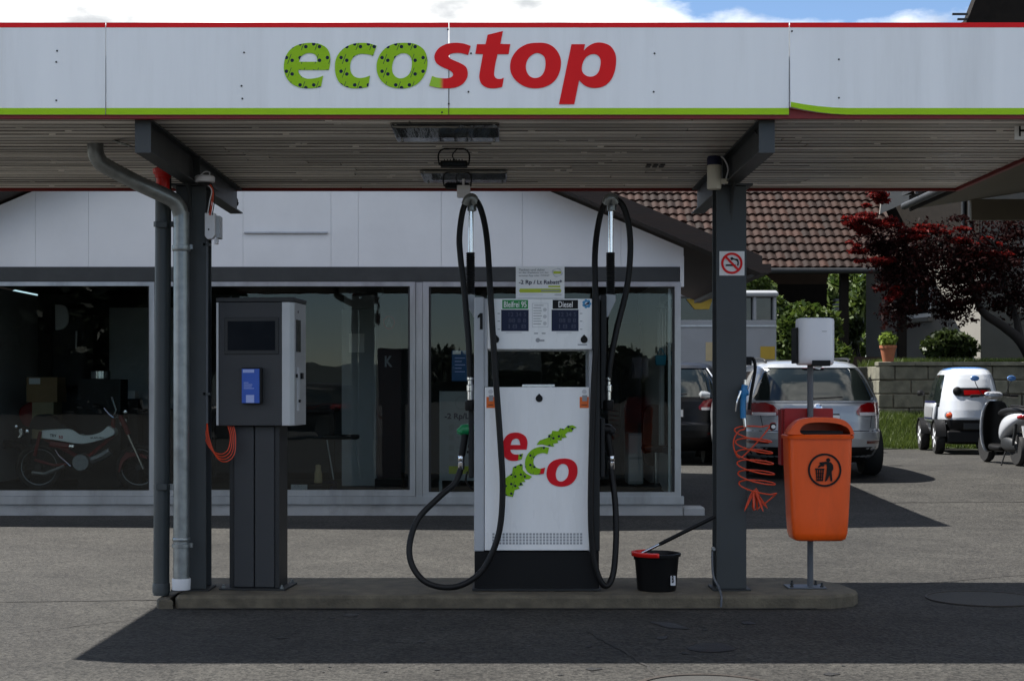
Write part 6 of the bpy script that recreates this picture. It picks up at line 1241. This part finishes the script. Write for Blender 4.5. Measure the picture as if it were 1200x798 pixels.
# ================================================================== PLANTS
def branchy(b, p, d, ln, r, lvl, g):
    pts = [p]; rad = [r]; n = 5
    for i in range(n):
        d = (d+Vector((g.uniform(-.25, .25), g.uniform(-.25, .25), g.uniform(-.08, .16)))).normalized(); p = p+d*ln/n; pts.append(p); rad.append(r*(1-.5*(i+1)/n))
    b.tube(pts, rad, 8 if lvl > 1 else 5)
    if lvl > 0:
        for k in range(3): j = 2+k; q_ = pts[j]; dd = (d+Vector((g.uniform(-1, 1), g.uniform(-.8, .8), g.uniform(-.1, .6)))).normalized(); branchy(b, q_, dd, ln*.62, rad[j]*.7, lvl-1, g)
g = random.Random(5)
mb = Vector((X_(1212, 30.8), 30.8, ter)); mt = thing('maple_tree', 'red-leaved maple leaning over the terrace at right', 'tree', mb)
b = B(); b.tube(catmull([mb, PX(1196, 400, 30.7), PX(1175, 382, 30.6), PX(1152, 366, 30.5), PX(1140, 340, 30.4), PX(1128, 310, 30.3), PX(1100, 285, 30.2)], False, 4), [.12-.0036*i for i in range(25)], 10); b.build('trunk', 'bark', mt)
b = B(); b.tube(catmull([PX(1196, 400, 30.7), PX(1190, 370, 30.8), PX(1176, 330, 30.9), PX(1180, 290, 31)], False, 4), [.09-.005*i for i in range(13)], 8)
for px_, py_ in ((1150, 365), (1140, 340), (1128, 310), (1110, 292), (1180, 330), (1176, 300)): branchy(b, PX(px_, py_, 30.5), Vector((g.uniform(-1, .2), g.uniform(-.5, .5), g.uniform(0, .7))).normalized(), 1.1, .035, 1, g)
b.build('limbs', 'bark', mt)
def blob(px_, py_, rx, ry, Z=30.4, d=None): p = PX(px_, py_, Z); k = Z/F; return (p.x, p.y, p.z, rx*k, (d or min(rx, ry)*1.3)*k, ry*k)
big = [blob(1085, 300, 62, 42), blob(1130, 320, 50, 45), blob(1165, 290, 50, 40, 30.8), blob(1060, 335, 34, 36, 30.0), blob(1110, 355, 36, 18, 30.2), blob(1190, 340, 30, 40, 31), blob(1040, 300, 32, 26, 30.2), blob(1030, 275, 28, 20, 30.2), blob(1050, 370, 22, 20, 29.9), blob(1120, 370, 22, 14, 30.1)]
top = [blob(1022, 243, 26, 18, 30.0), blob(1012, 262, 20, 12, 29.9), blob(1030, 232, 18, 10, 30.0), blob(1068, 270, 32, 12, 29.8), blob(1100, 272, 34, 9, 29.9), blob(1030, 300, 26, 10, 29.7), blob(1140, 286, 28, 8, 30.1), blob(1000, 290, 14, 10, 29.8), blob(1045, 345, 16, 12, 29.6), blob(1160, 300, 24, 8, 30.0)]
gl = random.Random(9); lay = []
for q_ in big:
    for k in range(7): lay.append((q_[0]+gl.uniform(-.9, .9)*q_[3], q_[1]+gl.uniform(-.6, .6)*q_[4], q_[2]+gl.uniform(-.95, .95)*q_[5], q_[3]*gl.uniform(.3, .6), q_[4]*gl.uniform(.4, .7), q_[5]*gl.uniform(.10, .24)))
lay2 = []
for q_ in top:
    for k in range(5): lay2.append((q_[0]+gl.uniform(-.9, .9)*q_[3], q_[1]+gl.uniform(-.6, .6)*q_[4], q_[2]+gl.uniform(-.9, .9)*q_[5], q_[3]*gl.uniform(.3, .6), q_[4]*gl.uniform(.4, .7), q_[5]*gl.uniform(.15, .35)))
leaves('crown', 'leaf_red_shaded', mt, lay+big, 20000, .045, seed=11); leaves('sunlit_foliage', 'leaf_red_sunlit', mt, lay2, 8500, .042, flatness=.9, seed=12)  # shade coloured into the crown leaves, sunlight into the outer sprays
def bush(name, label, blobs, n, size, m_, seed, stems=True, group=None):
    c = blobs[0]; zlow = min(q_[2]-q_[5] for q_ in blobs); t = thing(name, label, 'shrub', (c[0], c[1], zlow), group=group)
    leaves('foliage', m_, t, blobs, n, size, seed=seed); b = B()
    for k in range(7): q_ = blobs[k % len(blobs)]; b.tube([(c[0]+g.uniform(-.2, .2), c[1]+g.uniform(-.1, .1), zlow-.4), ((c[0]+q_[0])/2, q_[1], (zlow+q_[2])/2), (q_[0]+g.uniform(-.3, .3)*q_[3], q_[1], q_[2]+q_[5]*.6)], [.03, .022, .008], 6)
    b.build('stems', 'bark', t); return t
bush('garden_shrub', 'bright green shrub behind the towel dispenser', [blob(925, 395, 24, 36, 31), blob(955, 385, 30, 26, 31.3), blob(905, 370, 16, 26, 31.2), blob(940, 365, 22, 12, 31.2), blob(985, 418, 14, 14, 30.5), blob(965, 415, 20, 22, 30.8)], 6500, .085, 'leaf_green', 21)
bush('garden_shrub', 'dark green shrub above the block wall by the house corner', [blob(1112, 402, 26, 16, 31.4), blob(1095, 408, 16, 12, 31.2), blob(1128, 408, 18, 12, 31.6)], 2400, .075, 'leaf_dark', 22)
bush('garden_shrub', 'light shrub peeping over the white trailer roof', [blob(885, 330, 16, 12, 30.5), blob(897, 338, 14, 8, 30.5), blob(878, 322, 8, 10, 30.5)], 900, .07, 'leaf_green', 23)
bush('climbing_shrub', 'bright bush seen through the rear opening of the barn', [blob(1000, 375, 20, 34, 46), blob(1012, 350, 14, 26, 46), blob(975, 360, 16, 34, 47), blob(985, 405, 34, 18, 45), blob(1025, 380, 24, 40, 48), blob(990, 340, 40, 24, 49), blob(960, 390, 20, 30, 48)], 9000, .14, 'leaf_green', 24)
bush('potted_bush', 'dark round bush inside the barn beside its right post', [blob(1000, 392, 9, 14, 42), blob(1006, 382, 7, 10, 42)], 700, .09, 'leaf_dark', 25)
bush('dark_hedge_plant', 'leafy plant growing between the dark car and the post', [blob(826, 500, 8, 20, 24.9), blob(822, 470, 10, 14, 24.9)], 500, .06, 'leaf_green', 26)
# grass on the bank and terrace edge
def grass(name, label, boxes, n, hgt, seed):
    gg = np.random.default_rng(seed); P = []; 
    for (x0, x1, y0, y1, zf_) in boxes:
        k = n//len(boxes); xs = gg.uniform(x0, x1, k); ys = gg.uniform(y0, y1, k); zs = np.array([zf_(a) for a in ys]); h_ = hgt*(.5+gg.random(k)); an = gg.uniform(0, math.pi, k); w_ = .007; lx, ly = gg.normal(0, .35, k)*h_, gg.normal(0, .35, k)*h_
        A = np.stack([xs-w_*np.cos(an), ys-w_*np.sin(an), zs], 1); Bq = np.stack([xs+w_*np.cos(an), ys+w_*np.sin(an), zs], 1); T = np.stack([xs+lx, ys+ly, zs+h_], 1); P.append(np.stack([A, Bq, T], 1).reshape(-1, 3))
    P = np.concatenate(P); m_ = len(P)//3; me = bpy.data.meshes.new(name); me.vertices.add(3*m_); me.loops.add(3*m_); me.polygons.add(m_); me.vertices.foreach_set('co', P.ravel()); me.loops.foreach_set('vertex_index', np.arange(3*m_, dtype=np.int32)); me.polygons.foreach_set('loop_start', np.arange(0, 3*m_, 3, dtype=np.int32)); me.update(calc_edges=True); me.materials.append(M['grass_blade'])
    o = bpy.data.objects.new(name, me); C.objects.link(o); o['kind'] = 'stuff'; tag(o, label, 'grass')
bank = lambda y: gz(28)+.01+.56*sm((y-28)/1.55)
grass('bank_grass', 'sunlit grass at the foot of the block wall', [(wx0-.35, 12, 28.02, 29.55, bank)], 26000, .11, 31)
grass('terrace_grass', 'grass edge on the terrace above the block wall', [(wx0+.4, 12, ZR+.3, ZR+3.5, lambda y: ter+.3*(y-ZR)/60)], 16000, .13, 32)

# ================================================================== BEHIND THE CAMERA (mirrored in the shop windows)
b = B(); n = 60
ridge = [9+4*math.sin(i*.37)+3*math.sin(i*.9+1)+(16 if i < 22 else 0)*sm((22-i)/8) for i in range(n+1)]
b.v = [p for i in range(n+1) for p in ((-420+14*i, -330, -2), (-420+14*i, -420, ridge[i]), (-420+14*i, -600, ridge[i]+4))]; b.f = [(3*i+k, 3*i+3+k, 3*i+4+k, 3*i+1+k) for i in range(n) for k in range(2)]
o = b.build('hill', 'hill', None); o['kind'] = 'structure'
o = leaves('woodland', 'leaf_far', None, [(-31+i*3.4+random.uniform(-1, 1), -46+random.uniform(-3, 3), 4.6+random.uniform(-1, 2.2), 2.8, 2.6, 5.6) for i in range(5)]+[(-6+i*6, -120+random.uniform(-8, 8), 2.4, 4.4, 3, 3.0) for i in range(9)], 60000, .42, seed=41, kind='stuff'); tag(o, 'dark trees across the road mirrored in the shop windows', 'trees')

mc = cptree(dk); mc.location = (-3.6, -9.5, 0); mc.rotation_euler = (0, 0, math.radians(97)); tag(mc, 'dark car across the yard, only seen mirrored in the middle window', 'car')
